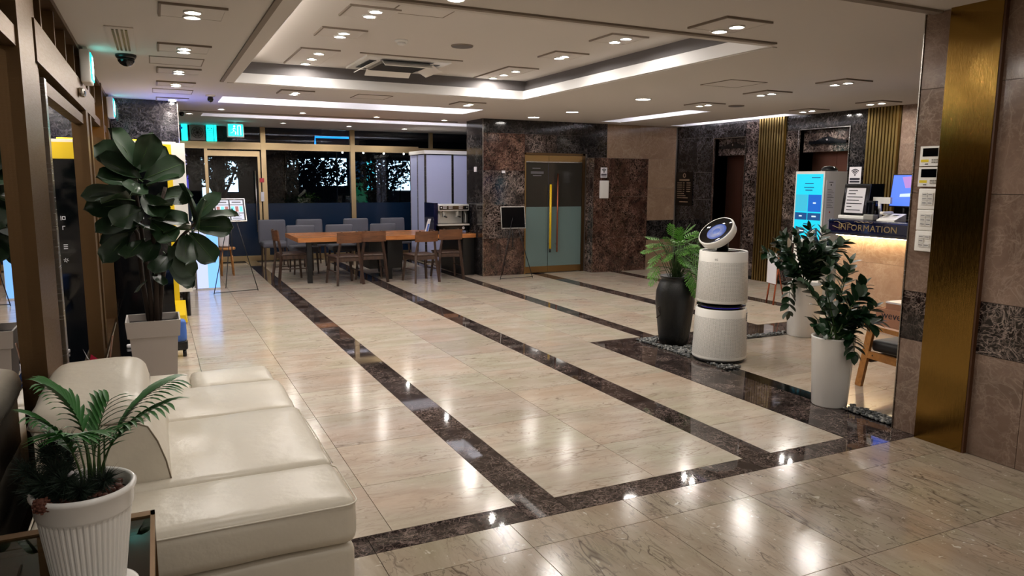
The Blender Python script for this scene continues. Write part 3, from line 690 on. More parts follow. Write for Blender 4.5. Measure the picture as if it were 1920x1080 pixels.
# exit sign and lit panels above the door
def exit_sign(loc, rz, label, wdt=0.235):
    t = thing('exit_sign', label, 'exit sign', loc, rz); a = wdt/2
    MB().rbox(-a-0.02, a+0.02, 0, 0.07, -0.13, 0.11, 0.012, 'plastic_white', 2).build('housing', t)
    B(-a, a, -0.006, -0.001, -0.105, 0.09, 'exit_cyan').build('lit_panel', t)
    f = MB()   # running figure going through a doorway
    f.lathe([(0.0, 0), (0.016, 0.001)], 'exit_white', 10, T=FT((-0.02, -0.007, 0.06), (1, 0, 0), (0, 0, 1)), caps=False)
    for p, q in (((-0.025, 0.04), (-0.035, -0.01)), ((-0.03, 0.035), (0.005, 0.01)), ((-0.03, 0.03), (-0.06, 0.0)), ((-0.035, -0.01), (0.0, -0.04)), ((0.0, -0.04), (-0.005, -0.08)), ((-0.035, -0.01), (-0.05, -0.045)), ((-0.05, -0.045), (-0.085, -0.06))):
        f.bar((p[0], -0.008, p[1]), (q[0], -0.008, q[1]), 0.015, 0.003, 'exit_white')
    f.box(0.03, 0.04, -0.009, -0.0065, -0.09, 0.075, 'exit_white'); f.box(0.03, 0.085, -0.009, -0.0065, 0.065, 0.075, 'exit_white'); f.box(0.078, 0.087, -0.009, -0.0065, -0.09, 0.075, 'exit_white')
    f.build('running_figure', t)
    MB().box(-0.02, 0.02, 0.02, 0.05, 0.11, 0.16, 'plastic_white').build('hanger', t)
    return t
exit_sign((1.33, 13.8, 2.405), 0, 'green lit exit sign hanging before the front window')
for y, lb in ((6.65, 'green lit exit sign above the sliding entrance in the glass wall'), (10.2, 'green lit exit sign at the pillar end of the glass wall')):
    t = exit_sign((-0.45, y, 2.40), PI/2, lb); t.location = (-0.38, y, 2.40)
def lit_panel(x0, x1, label, marks):
    t = thing('lit_sign_panel', label, 'sign', ((x0+x1)/2, YW-0.12, 2.25))
    a = (x1-x0)/2; B(-a, a, 0, 0.03, 0.0, 0.285, 'exit_cyan').build('lit_face', t); marks(t, a); return t
def mk1(t, a):
    f = MB(); f.lathe([(0, 0), (0.025, 0.001)], 'screen_navy', 12, T=FT((-0.05, -0.002, 0.22), (1, 0, 0), (0, 0, 1)), caps=False)
    f.bar((0.0, -0.002, 0.15), (0.05, -0.002, 0.13), 0.02, 0.003, 'screen_navy'); f.bar((-0.05, -0.002, 0.12), (-0.03, -0.002, 0.04), 0.03, 0.003, 'screen_navy'); f.build('figure_mark', t)
def mk2(t, a):
    f = MB()
    for x in (-0.03, 0.03): f.lathe([(0, 0), (0.012, 0.001)], 'ink', 10, T=FT((x, -0.002, 0.23), (1, 0, 0), (0, 0, 1)), caps=False)
    for z in (0.185, 0.15): f.box(-a+0.01, a-0.01, -0.003, -0.0015, z, z+0.008, 'ink')
    f.bar((-0.02, -0.002, 0.12), (0.0, -0.002, 0.07), 0.008, 0.003, 'ink'); f.bar((0.02, -0.002, 0.12), (0.0, -0.002, 0.07), 0.008, 0.003, 'ink'); f.build('face_mark', t)
lit_panel(0.50, 0.60, 'cyan lit sign panel left of the square wall fan', mk1); lit_panel(0.92, 1.035, 'cyan lit sign panel right of the square wall fan', mk2)
lit_panel(1.05, 1.09, 'thin cyan lit strip beside the sign panel over the front door', lambda t, a: None)
fn = thing('wall_fan', 'square grey ventilation fan above the front door', 'fan', (0.765, YW-0.14, 2.395))
MB().box(-0.125, 0.125, 0, 0.06, -0.135, 0.135, 'plastic_grey').build('housing', fn)
f = MB()
for k in range(8):
    a = k*PI/4; f.bar((0.02*math.cos(a), -0.012, 0.02*math.sin(a)), (0.095*math.cos(a+0.25), -0.012, 0.095*math.sin(a+0.25)), 0.006, 0.04, 'black_metal', (0, 1, 0))
f.lathe([(0.0, 0), (0.022, 0.01)], 'black_metal', 12, T=FT((0, -0.008, 0), (1, 0, 0), (0, 0, 1)), caps=False); f.build('blades', fn)
f = MB()
for q in (0.1, 0.065): f.tube([(q*math.cos(2*PI*k/24), -0.022, q*math.sin(2*PI*k/24)) for k in range(25)], 0.004, 'black_metal', 6)
f.build('guard', fn)
# ================================================================= OUTSIDE
B(-14, 22, 15.2, 40, -0.35, -0.15, 'asphalt').build('ground', kind='structure')
bl = thing('shop_building', 'lit shopfronts across the street behind the trees', 'building', (5, 26, -0.15))
B(-16, 14, 0, 1, 0, 8, 'facade').build('wall', bl)
def sw(x0, x1, z0, z1, m): 
    wn = B(x0-0.06, x1+0.06, -0.03, 0, z0-0.06, z1+0.06, 'facade').build('window', bl); B(x0, x1, -0.05, -0.035, z0, z1, m).build('pane', wn)
sw(-0.9, -0.1, 1.3, 2.4, 'shop_white'); sw(0.0, 1.1, 1.5, 2.45, 'shop_white'); sw(1.2, 1.75, 1.5, 2.35, 'screen_dark'); sw(1.8, 2.1, 1.35, 2.4, 'shop_cyan'); sw(2.15, 2.5, 1.35, 2.4, 'shop_white'); sw(2.6, 3.5, 1.35, 2.4, 'shop_white'); sw(-2.9, -2.5, 1.3, 2.3, 'shop_white'); sw(-3.6, -3.2, 1.1, 2.4, 'shop_white')
sw(-4.5, -4.0, 2.1, 2.6, 'shop_lilac'); sw(-4.5, -4.0, 1.3, 1.95, 'shop_violet')
f = MB(); f.box(1.3, 1.75, -0.3, -0.25, 0.9, 1.75, 'shop_green'); f.build('green_banner', bl)
nb = MB().tube([(-0.02, -0.4, 2.86), (-0.02, -0.4, 3.14), (1.3, -0.4, 3.14)], 0.035, 'neon_blue', 8).build('neon_tube', bl)
lfm = MB()
def leafcloud(mb, c, rad, n, size, m, flat=0.8):
    n = int(n*1.35); size *= 0.74
    for _ in range(n):
        d = Vector((random.gauss(0, 1), random.gauss(0, 1), random.gauss(0, 1))).normalized()*rad*random.random()**0.45; d.z *= flat
        p = Vector(c)+d; a = Vector((random.gauss(0, 1), random.gauss(0, 1), random.gauss(0, 1))).normalized(); b = a.orthogonal().normalized()
        s_ = size*random.uniform(0.6, 1.3)
        mb.add([p-a*s_, p+b*s_*0.5, p+a*s_, p-b*s_*0.5], [(0, 1, 2, 3)], m)
def tree(x, y, h, rad, n, label):
    t = thing('tree', label, 'tree', (x, y, -0.15), 0, 'dark street trees outside'); tk = MB()
    tk.tube([(0, 0, 0), (0.05, 0, h*0.3), (0.02, 0.02, h*0.55)], [0.13, 0.1, 0.06], 'bark')
    for k in range(7):
        a = k*0.9; tk.tube([(0.03, 0, h*0.3+0.08*k), (0.4*rad*math.cos(a), 0.4*rad*math.sin(a), h*0.52+0.1*k), (0.85*rad*math.cos(a+.3), 0.85*rad*math.sin(a+.3), h*0.8)], [0.05, 0.035, 0.012], 'bark', 6)
    tk.build('trunk', t); c = MB(); leafcloud(c, (0, 0, h*0.68), rad, n, 0.10, 'tree_leaf'); c.build('crown', t)
tree(3.75, 20.6, 2.55, 1.2, 2000, 'dense dark tree outside the window, left of the middle mullion'); tree(6.6, 23.5, 2.8, 0.95, 1300, 'dark tree outside seen beside the middle mullion'); tree(7.5, 22, 3.0, 0.75, 300, 'thin bare-branched tree outside before the lit shop'); tree(9.2, 21.5, 2.9, 0.8, 700, 'dark tree outside seen by the white partition panels')
tree(1.4, 20, 3.2, 0.9, 900, 'dark tree outside behind the front door'); tree(-0.2, 24, 3.0, 0.8, 300, 'thin dark tree outside left of the front door')
hd = thing('hedge', 'low dark hedge outside along the front window', 'hedge', (3.5, 18.5, -0.15)); c = MB()
for k in range(26): leafcloud(c, (-3.2+k*0.34, random.uniform(-.15, .15), 0.75), 0.6, 120, 0.07, 'tree_leaf', 1.0)
c.build('foliage', hd); MB().box(-3.5, 5.6, -0.2, 0.2, 0, 0.5, 'bark').build('base', hd)
sb = thing('string_lights', 'string of small bulbs hanging outside the window', 'string lights', (5.3, 17.6, 2.3))
MB().tube([(-1.4+0.2*k, 0, -0.02-0.06*math.sin(k*PI/14)) for k in range(15)], 0.006, 'black', 5).build('wire', sb)
for x_ in (-1.4, 1.4): MB().tube([(x_, 0, -2.45), (x_, 0, 0.02)], 0.02, 'black', 6).build('pole', sb)
for k in range(6): 
    q = MB(); q.rbox(-0.02, 0.02, -0.02, 0.02, -0.025, 0.025, 0.02, 'bulb_warm', 1); q.build('bulb', sb, (-1.25+0.5*k, 0, -0.1))
ys = thing('added_glow_box', 'added yellow lit box outside the entrance glass, unseen source of the ceiling glow', 'sign', (-1.0, 7.6, 2.02))  # unseen box, added to throw a yellow glow on the ceiling
B(-0.06, 0.06, -0.45, 0.45, 0.0, 0.16, 'black').build('case', ys); B(0.061, 0.066, -0.42, 0.42, 0.02, 0.14, 'added_glow_yellow').build('lit_face', ys); B(-0.03, 0.03, -0.03, 0.03, -2.1, 0.0, 'black').build('pole', ys)
B(-3.0, -2.6, -4.2, 12.0, 0, 3.0, 'facade').build('wall_outside', kind='structure', label='dark wall outside the glass wall')
B(-2.6, XG-0.35, -4.2, 15.2, -0.14, -0.03, 'asphalt').build('pavement', kind='structure')
# ================================================================= SOFA
so = thing('sofa', 'cream leather corner sofa with wide seat and one thick back cushion', 'sofa', (0, 0, 0))
q = MB(); q.rbox(-0.43, 0.585, 2.50, 4.62, 0.07, 0.245, 0.03, 'leather', 6, wr=0.004); q.build('base', so)
for x, y in ((-0.35, 2.6), (0.50, 2.6), (-0.35, 4.5), (0.50, 4.5), (0.1, 2.6)): MB().box(x-0.04, x+0.04, y-0.04, y+0.04, 0.0, 0.08, 'black').build('foot', so)
q = MB(); q.rbox(-0.43, 0.59, 2.485, 2.885, 0.25, 0.425, 0.04, 'leather', 10, 0.012, 0.01, 0.004); q.build('seat_cushion', so)
q = MB(); q.rbox(-0.43, 0.59, 2.885, 3.70, 0.25, 0.425, 0.035, 'leather', 12, 0.022, 0.008, 0.006); q.build('seat_cushion', so)
q = MB(); q.rbox(-0.43, 0.585, 3.70, 4.27, 0.25, 0.425, 0.035, 'leather', 10, 0.018, 0.008, 0.006); q.build('seat_cushion', so)
q = MB(); q.rbox(0.125, 0.56, 4.27, 4.63, 0.25, 0.425, 0.03, 'leather', 8, 0.01, 0.006, 0.004); q.build('seat_cushion', so)
q = MB(); q.rbox(-0.43, 0.12, 4.27, 4.63, 0.25, 0.425, 0.03, 'leather', 8, 0.01, 0.006, 0.004); q.build('seat_cushion', so)
def loop_pts(x0, x1, y0, y1, z, rr=0.04, n=5):
    P = []
    for cx, cyy, a0 in ((x1-rr, y1-rr, 0), (x0+rr, y1-rr, PI/2), (x0+rr, y0+rr, PI), (x1-rr, y0+rr, 1.5*PI)):
        for k in range(n+1): a = a0+PI/2*k/n; P.append((cx+rr*math.cos(a), cyy+rr*math.sin(a), z))
    return P+[P[0]]
q = MB(); q.tube(loop_pts(-0.435, 0.597, 2.478, 2.890, 0.405, 0.05), 0.0035, 'leather', 6); q.tube([(0.592, 2.9, 0.408), (0.592, 3.3, 0.412), (0.59, 3.68, 0.408)], 0.003, 'leather', 6)
q.build('piping', so)
# back block: D-shaped section seen from its near side
prof = [(-0.43, 0.40), (-0.43, 0.66), (-0.30, 0.668), (-0.12, 0.662), (-0.075, 0.64), (-0.045, 0.58), (-0.02, 0.50), (-0.002, 0.40)]
n = len(prof); y0, y1 = 2.93, 3.72
vs = [(x, y0+0.012, z) for x, z in prof]+[(x*1.0+0.004, y0+0.05, z+0.006) for x, z in prof]+[(x+0.004, y1, z+0.006) for x, z in prof]
q = MB(); q.add(vs, [tuple(range(n))], 'leather'); q.add(vs, [tuple(range(2*n, 3*n))[::-1]], 'leather')
q.add(vs, [(k+n*j, k+n*(j+1), (k+1) % n+n*(j+1), (k+1) % n+n*j) for j in range(2) for k in range(n)], 'leather', True); q.build('back_block', so)
MB().tube([(x+0.002, y0+0.012, z+0.002) for x, z in prof[2:]], 0.003, 'seam', 6).build('piping', so)
q = MB(); q.rbox(-0.45, -0.075, 2.955, 3.77, 0.60, 0.745, 0.07, 'leather', 10, 0.01, 0.012, 0.006); q.build('back_cushion', so)
q = MB(); q.tube(loop_pts(-0.458, -0.068, 2.948, 3.778, 0.665, 0.08), 0.003, 'seam', 6); q.build('piping', so)
# pink cloth and stick beyond the sofa
fg = thing('toy_pinwheel', 'pink cloth flag on a thin wooden stick behind the sofa', 'flag', (-0.34, 4.80, -0.0))
MB().tube([(0.0, 0, 0.0), (0.03, 0, 0.40), (0.07, 0.02, 0.64)], 0.006, 'wood_back', 6).build('stick', fg)
q = MB(); q.add([(0.005, -0.01, 0.50), (-0.045, -0.01, 0.545), (-0.06, 0.01, 0.48), (-0.01, 0.01, 0.43), (0.01, 0.0, 0.45)], [(0, 1, 2, 3, 4)], 'pink_cloth'); q.add([(-0.065, 0, 0.52), (-0.085, 0.0, 0.58), (-0.055, 0.0, 0.51)], [(0, 1, 2)], 'paper'); q.build('cloth', fg)
# ================================================================= SIDE TABLE + RIBBED POT
st = thing('side_table', 'low bronze framed glass side table at the sofa end', 'side table', (-0.275, 2.05, 0))
a, b = 0.22, 0.335
q = MB()
for x0, x1, y0, y1 in ((-a, a, b-0.035, b), (-a, a, -b, -b+0.035), (-a, -a+0.03, -b, b), (a-0.012, a, -b, b)): q.box(x0, x1, y0, y1, 0.515, 0.55, 'bronze')
q.build('top_frame', st)
B(-a+0.03, a-0.012, -b+0.035, b-0.035, 0.535, 0.545, 'glass_table').build('glass_top', st)
for x in (-a+0.015, a-0.015):
    for y in (-b+0.015, b-0.015): B(x-0.014, x+0.014, y-0.014, y+0.014, 0, 0.515, 'bronze').build('leg', st)
B(-a+0.02, a-0.02, -b+0.02, b-0.02, 0.16, 0.175, 'black_gloss').build('lower_shelf', st)
pt = thing('potted_palm', 'small palm with dark pine sprigs in a white ribbed pot', 'potted plant', (-0.192, 1.93, 0.5505))
q = MB(); q.lathe([(0.075, 0), (0.098, 0.002), (0.104, 0.016), (0.098, 0.018), (0.080, 0.008)], 'white_gloss', 40, caps=True); q.build('saucer', pt)
q = MB(); nr = 144; prof = [(0.072, 0.010), (0.074, 0.016), (0.099, 0.215), (0.101, 0.222)]
vs = []; fs = []
for i, (rr, z) in enumerate(prof):
    for k in range(nr):
        d = 0.0016 if (k % 3 == 0 and 0 < i < 3) else 0
        rr_ = rr-d*1.6 if i in (1, 2) else rr; an = 2*PI*k/nr; vs.append((rr_*math.cos(an), rr_*math.sin(an), z))
for i in range(len(prof)-1):
    for k in range(nr): fs.append((i*nr+k, i*nr+(k+1) % nr, (i+1)*nr+(k+1) % nr, (i+1)*nr+k))
q.add(vs, fs, 'white_gloss', False); q.lathe([(0.101, 0.222), (0.104, 0.228), (0.106, 0.262), (0.112, 0.270), (0.113, 0.278), (0.108, 0.284), (0.100, 0.280), (0.096, 0.24)], 'white_gloss', 48, caps=False)
q.lathe([(0.001, 0.0105), (0.072, 0.010)], 'white_gloss', 30, caps=False)
q.build('pot', pt)
q = MB(); q.lathe([(0.0, 0.262), (0.04, 0.264), (0.098, 0.248)], 'soil', 24, caps=False)
for _ in range(90):
    an = random.random()*2*PI; rr = 0.085*random.random()**.5; s_ = random.uniform(0.004, 0.009)
    q.rbox(rr*math.cos(an)-s_, rr*math.cos(an)+s_, rr*math.sin(an)-s_, rr*math.sin(an)+s_, 0.258, 0.258+s_*1.6, s_*0.7, 'cone_brown', 1)
q.build('bark_chips', pt)
def leaflet(mb, p, d, L, wd_, m, up=(0, 0, 1), droop=0.25, fold=0.15, segs=4):
    d = Vector(d).normalized(); s_ = d.cross(Vector(up)); s_ = s_.normalized() if s_.length > 1e-3 else Vector((1, 0, 0)); nn = s_.cross(d).normalized()
    vs = []; fs = []
    for i in range(segs+1):
        t = i/segs; wv = wd_*math.sin(PI*min(1, 0.12+t*0.88))**0.8*(1 if t < 1 else 0.02); c = Vector(p)+d*L*t-Vector((0, 0, 1))*droop*L*t*t
        vs += [tuple(c-s_*wv/2+nn*fold*wv), tuple(c), tuple(c+s_*wv/2+nn*fold*wv)]
    for i in range(segs):
        k = i*3; fs += [(k, k+1, k+4, k+3), (k+1, k+2, k+5, k+4)]
    mb.add(vs, fs, m, True)
def frond(parent, base, mid, tip, n, L, wd_, name='frond'):
    mb = MB(); A, Bm, C = Vector(base), Vector(mid), Vector(tip); pts = [(A*(1-t)**2+Bm*2*t*(1-t)+C*t*t) for t in [k/14 for k in range(15)]]
    mb.tube(pts, [0.003-0.0022*k/14 for k in range(15)], 'stem_green', 5)
    for k in range(n):
        t = 0.42+0.58*k/(n-1); p = A*(1-t)**2+Bm*2*t*(1-t)+C*t*t; tg = ((Bm-A)*(1-t)+(C-Bm)*t).normalized()
        side = tg.cross(Vector((0, 0, 1))); side = side.normalized() if side.length > 0.05 else Vector((1, 0, 0))
        LL = L*(0.55+0.9*math.sin(PI*(0.15+0.75*(t-0.42)/0.58)))*0.75
        for sgn in (-1, 1):
            dr_ = (side*sgn*0.85+tg*0.75+Vector((0, 0, 0.12))).normalized(); leaflet(mb, p, dr_, LL*random.uniform(.85, 1.1), wd_, 'palm_leaf', droop=0.35)
    return mb.build(name, parent)
for bs, md, tp, n in (((0.03, 0.02, 0.26), (0.07, 0.02, 0.46), (0.20, 0.02, 0.505), 13), ((0.03, 0.02, 0.26), (0.05, 0.0, 0.42), (0.185, -0.05, 0.47), 11), ((0.02, 0.0, 0.26), (0.02, 0.04, 0.46), (-0.06, 0.02, 0.525), 12), ((0.0, 0.0, 0.26), (0.0, -0.03, 0.41), (-0.075, -0.05, 0.47), 11), ((0.01, 0.02, 0.26), (0.02, -0.01, 0.42), (0.0, -0.08, 0.43), 11), ((0.03, 0.0, 0.26), (0.035, 0.0, 0.38), (0.05, -0.05, 0.42), 9), ((0.02, 0.03, 0.26), (0.02, 0.03, 0.38), (0.06, 0.06, 0.46), 9)):
    frond(pt, bs, md, tp, n, 0.125, 0.012)
for dx in (0.0, 0.012, 0.022, 0.033, 0.042):
    MB().tube([(dx, 0.01, 0.25), (dx+0.004, 0.012, 0.32), (dx-0.008+dx*0.4, 0.015, 0.40)], 0.0022, 'stem_green', 5).build('stalk', pt)
def sprig(parent, a, b, n=130, L=0.04):
    mb = MB(); a, b = Vector(a), Vector(b); mb.tube([a, (a+b)/2, b], 0.003, 'bark', 5)
    for _ in range(n):
        t = random.uniform(0.1, 1.0); p = a.lerp(b, t); d = Vector((random.gauss(0, 1), random.gauss(0, 1), random.gauss(0, 1))).normalized()+(b-a).normalized()*0.7
        d.normalize(); s_ = d.orthogonal().normalized()*0.0014
        mb.add([p-s_, p+s_, p+d*L*random.uniform(.7, 1.2)], [(0, 1, 2)], 'pine_leaf')
    return mb.build('pine_sprig', parent)
for a_, b_ in (((-0.03, 0, 0.25), (-0.055, 0.0, 0.40)), ((-0.03, 0, 0.25), (-0.11, -0.02, 0.345)), ((-0.02, -0.02, 0.25), (-0.075, -0.05, 0.32)), ((-0.02, 0, 0.25), (-0.03, -0.06, 0.32)), ((0, -0.02, 0.25), (0.0, -0.07, 0.30)), ((-0.05, 0, 0.25), (-0.10, -0.01, 0.29)), ((-0.03, 0.02, 0.25), (-0.03, 0.03, 0.385)), ((0, 0.03, 0.25), (0.05, -0.03, 0.30)), ((-0.04, 0, 0.25), (-0.075, 0.02, 0.375)), ((-0.03, -0.03, 0.25), (-0.05, -0.04, 0.34))):
    sprig(pt, a_, b_, 520, 0.042)
q = MB(); q.lathe([(0.004, -0.016), (0.014, -0.010), (0.017, 0.0), (0.012, 0.012), (0.003, 0.018)], 'cone_brown', 10)
for k in range(40):
    an = k*2.4; z = -0.014+0.03*k/40; rr = 0.017*math.cos((z)/0.02); q.rbox(rr*math.cos(an)-0.003, rr*math.cos(an)+0.003, rr*math.sin(an)-0.003, rr*math.sin(an)+0.003, z-0.002, z+0.002, 0.001, 'cone_brown', 1)
q.build('pine_cone', pt, (-0.075, -0.078, 0.275))
MB().tube([(-0.022, -0.06, 0.33), (-0.012, -0.065, 0.34)], 0.004, 'paper', 6).build('white_tag', pt)
# ================================================================= FIDDLE-LEAF FIG
fg = thing('fiddle_leaf_fig', 'tall dark fiddle-leaf fig in a square light grey planter', 'potted plant', (-0.055, 5.28, 0))
def sq_prof(mb, rings, m):
    for (h0, z0), (h1, z1) in zip(rings, rings[1:]):
        vs = [(x*h0, y*h0, z0) for x, y in ((-1, -1), (1, -1), (1, 1), (-1, 1))]+[(x*h1, y*h1, z1) for x, y in ((-1, -1), (1, -1), (1, 1), (-1, 1))]
        mb.add(vs, [(k, (k+1) % 4, (k+1) % 4+4, k+4) for k in range(4)], m)
q = MB(); sq_prof(q, [(0.001, 0.0), (0.105, 0.0), (0.139, 0.545), (0.152, 0.55), (0.160, 0.655), (0.150, 0.655), (0.144, 0.60), (0.001, 0.60)], 'lightgrey_planter'); q.build('planter', fg)
q = MB(); sq_prof(q, [(0.143, 0.612), (0.001, 0.618)], 'soil'); q.build('soil', fg)
stems = [[(0.0, 0, 0.6), (-0.01, 0, 0.85), (-0.03, 0.0, 1.15), (-0.05, 0.0, 1.45), (-0.04, 0, 1.68)], [(0.03, 0, 0.6), (0.06, 0, 0.85), (0.10, 0.0, 1.05), (0.2, 0.0, 1.18), (0.30, 0, 1.28)], [(-0.02, 0.02, 0.6), (-0.05, 0.03, 0.9), (-0.06, 0.03, 1.2), (-0.16, 0.03, 1.4)], [(0.02, -0.02, 0.6), (0.03, -0.02, 0.9), (0.03, -0.02, 1.2), (0.12, -0.02, 1.5)]]
for s_ in stems: MB().tube(s_, [0.017-0.002*k for k in range(len(s_))], 'bark', 8).build('stem', fg)
def big_leaf_mesh(L, W, seed, m='fig_leaf'):
    rnd = random.Random(seed); mb = MB(); nL, nW = 10, 6; vs = []; fs = []
    cup = rnd.uniform(0.05, 0.16); droop = rnd.uniform(0.05, 0.3); ph = rnd.random()*6
    for i in range(nL+1):
        t = i/nL; wv = W*(0.30*math.sin(PI*min(1, t*1.8))*(1-t)+1.12*math.sin(PI*min(1, t**1.35))**0.55*(0.30+0.70*t)) if t < 1 else 0.02*W
        wv = max(wv, 0.015*L)
        for j in range(-nW//2, nW//2+1):
            s_ = j/(nW/2); x = s_*wv/2
            z = cup*W*abs(s_)**1.5-droop*L*t*t+0.02*L*math.sin(ph+t*9+s_*2)*abs(s_)+0.006*L*math.cos(t*38)*(abs(s_) > .2)*(abs(s_) < .9)
            vs.append((x, t*L, z))
    w_ = nW+1
    for i in range(nL):
        for j in range(nW): k = i*w_+j; fs.append((k, k+1, k+w_+1, k+w_))
    mb.add(vs, fs, m, True); mb.tube([(0, -0.04*L*3, 0.0), (0, 0, 0), (0, L*0.5, -droop*L*0.25+0.002), (0, L*0.95, -droop*L*0.9)], [0.005, 0.004, 0.003, 0.001], 'stem_green', 5)
    return mb.me('leaf')
lm = [big_leaf_mesh(0.30, 0.22, k) for k in range(6)]
def put_leaf(parent, meshes, base, tip, roll=0.0, k=0, s_=None, L0=0.30, name='leaf', up=(0, 0, 1)):
    b_, t_ = Vector(base), Vector(tip); d = t_-b_; L = d.length; y = d.normalized(); up = Vector(up)
    x = y.cross(up); x = x.normalized() if x.length > 1e-3 else Vector((1, 0, 0)); z = x.cross(y)
    Rm = Matrix.Rotation(roll, 3, y); x = Rm @ x; z = Rm @ z; s_ = s_ or L/L0
    o = ob(name, meshes[k % len(meshes)], parent)
    o.matrix_local = Matrix(((x.x*s_, y.x*s_, z.x*s_, b_.x), (x.y*s_, y.y*s_, z.y*s_, b_.y), (x.z*s_, y.z*s_, z.z*s_, b_.z), (0, 0, 0, 1)))
    return o
L = [ # base, tip (x, y, z relative to the planter), roll
 ((-0.04, -0.02, 1.60), (-0.10, -0.12, 1.80), 0.2, .34), ((-0.03, 0, 1.62), (-0.22, -0.06, 1.74), -.3, .3), ((-0.04, 0, 1.60), (0.06, -0.10, 1.78), .5, .3), ((-0.02, 0, 1.6), (0.12, 0.02, 1.73), .6, .26),
 ((0.0, 0, 1.55), (0.24, 0.0, 1.66), 1.2, .30), ((-0.05, -0.03, 1.52), (-0.24, -0.20, 1.60), .2, .28), ((-0.03, -0.03, 1.50), (-0.05, -0.24, 1.50), 0, .28), ((-0.05, 0, 1.45), (-0.33, -0.05, 1.50), .3, .34),
 ((-0.06, 0, 1.38), (-0.30, -0.10, 1.40), -.2, .32), ((-0.05, 0, 1.30), (-0.28, -0.12, 1.26), .2, .30), ((-0.05, 0, 1.24), (-0.25, 0.02, 1.16), .1, .28), ((0.0, -0.03, 1.44), (0.08, -0.22, 1.36), .2, .28), ((0.02, -0.02, 1.36), (0.14, -0.22, 1.44), .2, .26),
 ((0.05, 0, 1.42), (0.22, -0.04, 1.46), .5, .26), ((0.03, 0, 1.3), (0.20, -0.14, 1.32), .2, .28), ((-0.02, -0.02, 1.25), (0.0, -0.22, 1.28), 0.1, .27), ((-0.03, -0.02, 1.16), (-0.13, -0.20, 1.08), 0, .26), ((0.05, 0, 1.15), (-0.02, -0.16, 1.08), .3, .24),
 ((0.28, 0, 1.27), (0.26, -0.05, 1.52), .9, .30), ((0.28, 0, 1.27), (0.42, -0.04, 1.50), -.9, .29), ((0.29, 0, 1.26), (0.50, -0.04, 1.36), -.35, .30), ((0.28, 0, 1.24), (0.47, -0.10, 1.25), .2, .28), ((0.25, 0, 1.20), (0.38, -0.10, 1.02), .2, .29), ((0.26, 0, 1.22), (0.10, -0.16, 1.26), .2, .28),
 ((0.22, 0, 1.18), (0.22, -0.18, 1.03), .1, .26), ((0.10, 0, 1.06), (0.24, -0.10, 0.90), .3, .28), ((0.08, 0, 1.02), (0.31, -0.03, 0.84), .6, .28), ((0.12, 0, 1.06), (0.04, -0.16, 1.0), .2, .25), ((-0.02, 0, 0.90), (-0.10, -0.15, 0.84), .2, .17), ((0.02, 0, 0.94), (0.08, -0.14, 0.90), .2, .17),
 ((-0.03, -.02, 1.55), (-0.16, -0.1, 1.66), 0.2, .30), ((0.0, -.04, 1.5), (0.12, -0.14, 1.58), 0.2, .28), ((-0.08, -.05, 1.42), (-0.2, -0.2, 1.46), 0.2, .30), ((-.02, -.06, 1.36), (-.12, -.2, 1.32), 0, .3), ((0.03, -.06, 1.28), (0.12, -.2, 1.2), 0.1, .28), ((0.3, -.05, 1.22), (0.30, -.15, 1.36), 0.1, .28), ((-0.1, -.02, 1.2), (-0.24, -.1, 1.08), 0.1, .27), ((0.12, -.04, 1.12), (0.2, -.1, 1.0), 0.1, .27),
 ((-0.05, 0, 1.5), (-0.16, 0.2, 1.6), 0, .28), ((0.0, 0, 1.4), (0.1, 0.22, 1.45), 0, .28), ((0.3, 0.02, 1.25), (0.36, 0.22, 1.32), 0, .26), ((-0.05, 0.02, 1.3), (-0.18, 0.2, 1.3), 0, .28)]
for k, (b_, t_, rl, ln) in enumerate(L):
    d = (Vector(t_)-Vector(b_)).normalized()*ln*0.88; put_leaf(fg, lm, b_, tuple(Vector(b_)+d), rl*0.5, k, up=(random.uniform(-.5, .5), random.uniform(-1, -0.1), random.uniform(0.3, 0.9)))
# ================================================================= PHOTO BOOTH
pb = thing('photo_booth', 'tall black booth with yellow inner frame, white outer panel and low black plinth', 'booth', (-0.055, 9.0, 0))
x0, x1 = -0.375, 0.383
q = MB(); q.box(x0, x1, 0.02, 1.40, 0.29, 1.945, 'white_matte'); q.build('body', pb)
B(x0, -0.335, 0, 0.02, 1.75, 1.945, 'white_matte').build('outer_panel', pb); B(0.245, x1, 0.0, 0.02, 0.29, 1.945, 'white_matte').build('outer_panel', pb); B(-0.335, 0.245, 0, 0.02, 1.925, 1.945, 'white_matte').build('outer_panel', pb)
q = MB(); q.box(-0.26, 0.245, -0.02, 0.019, 1.755, 1.925, 'yellow'); q.box(0.19, 0.245, -0.02, 0.019, 0.15, 1.755, 'yellow'); q.build('yellow_frame', pb)
q = MB(); q.box(-0.375, 0.19, -0.05, 0.019, 0.06, 1.75, 'black_gloss'); q.build('black_front', pb)
q = MB(); q.add([(0.19, -0.45, 0.02), (0.30, -0.45, 0.02), (0.30, -0.02, 0.02), (0.19, -0.02, 0.02), (0.19, -0.45, 0.10), (0.28, -0.45, 0.10), (0.30, -0.02, 0.20), (0.19, -0.02, 0.20)], [(0, 3, 2, 1), (4, 5, 6, 7), (0, 1, 5, 4), (1, 2, 6, 5), (2, 3, 7, 6), (3, 0, 4, 7)], 'yellow'); q.build('yellow_foot', pb); B(-0.372, 0.03, -3.0, -0.055, 0.0, 0.09, 'black_gloss').build('black_plinth', pb)
q = MB()
for k_, (px_, py_) in enumerate(((-0.22, -1.9), (-0.16, -1.88), (-0.09, -1.9))): q.rbox(px_-0.022, px_+0.022, py_-0.02, py_+0.02, 0.09, 0.12, 0.01, 'paper', 1)
q.build('small_white_caps', pb, kind='stuff'); q = MB()
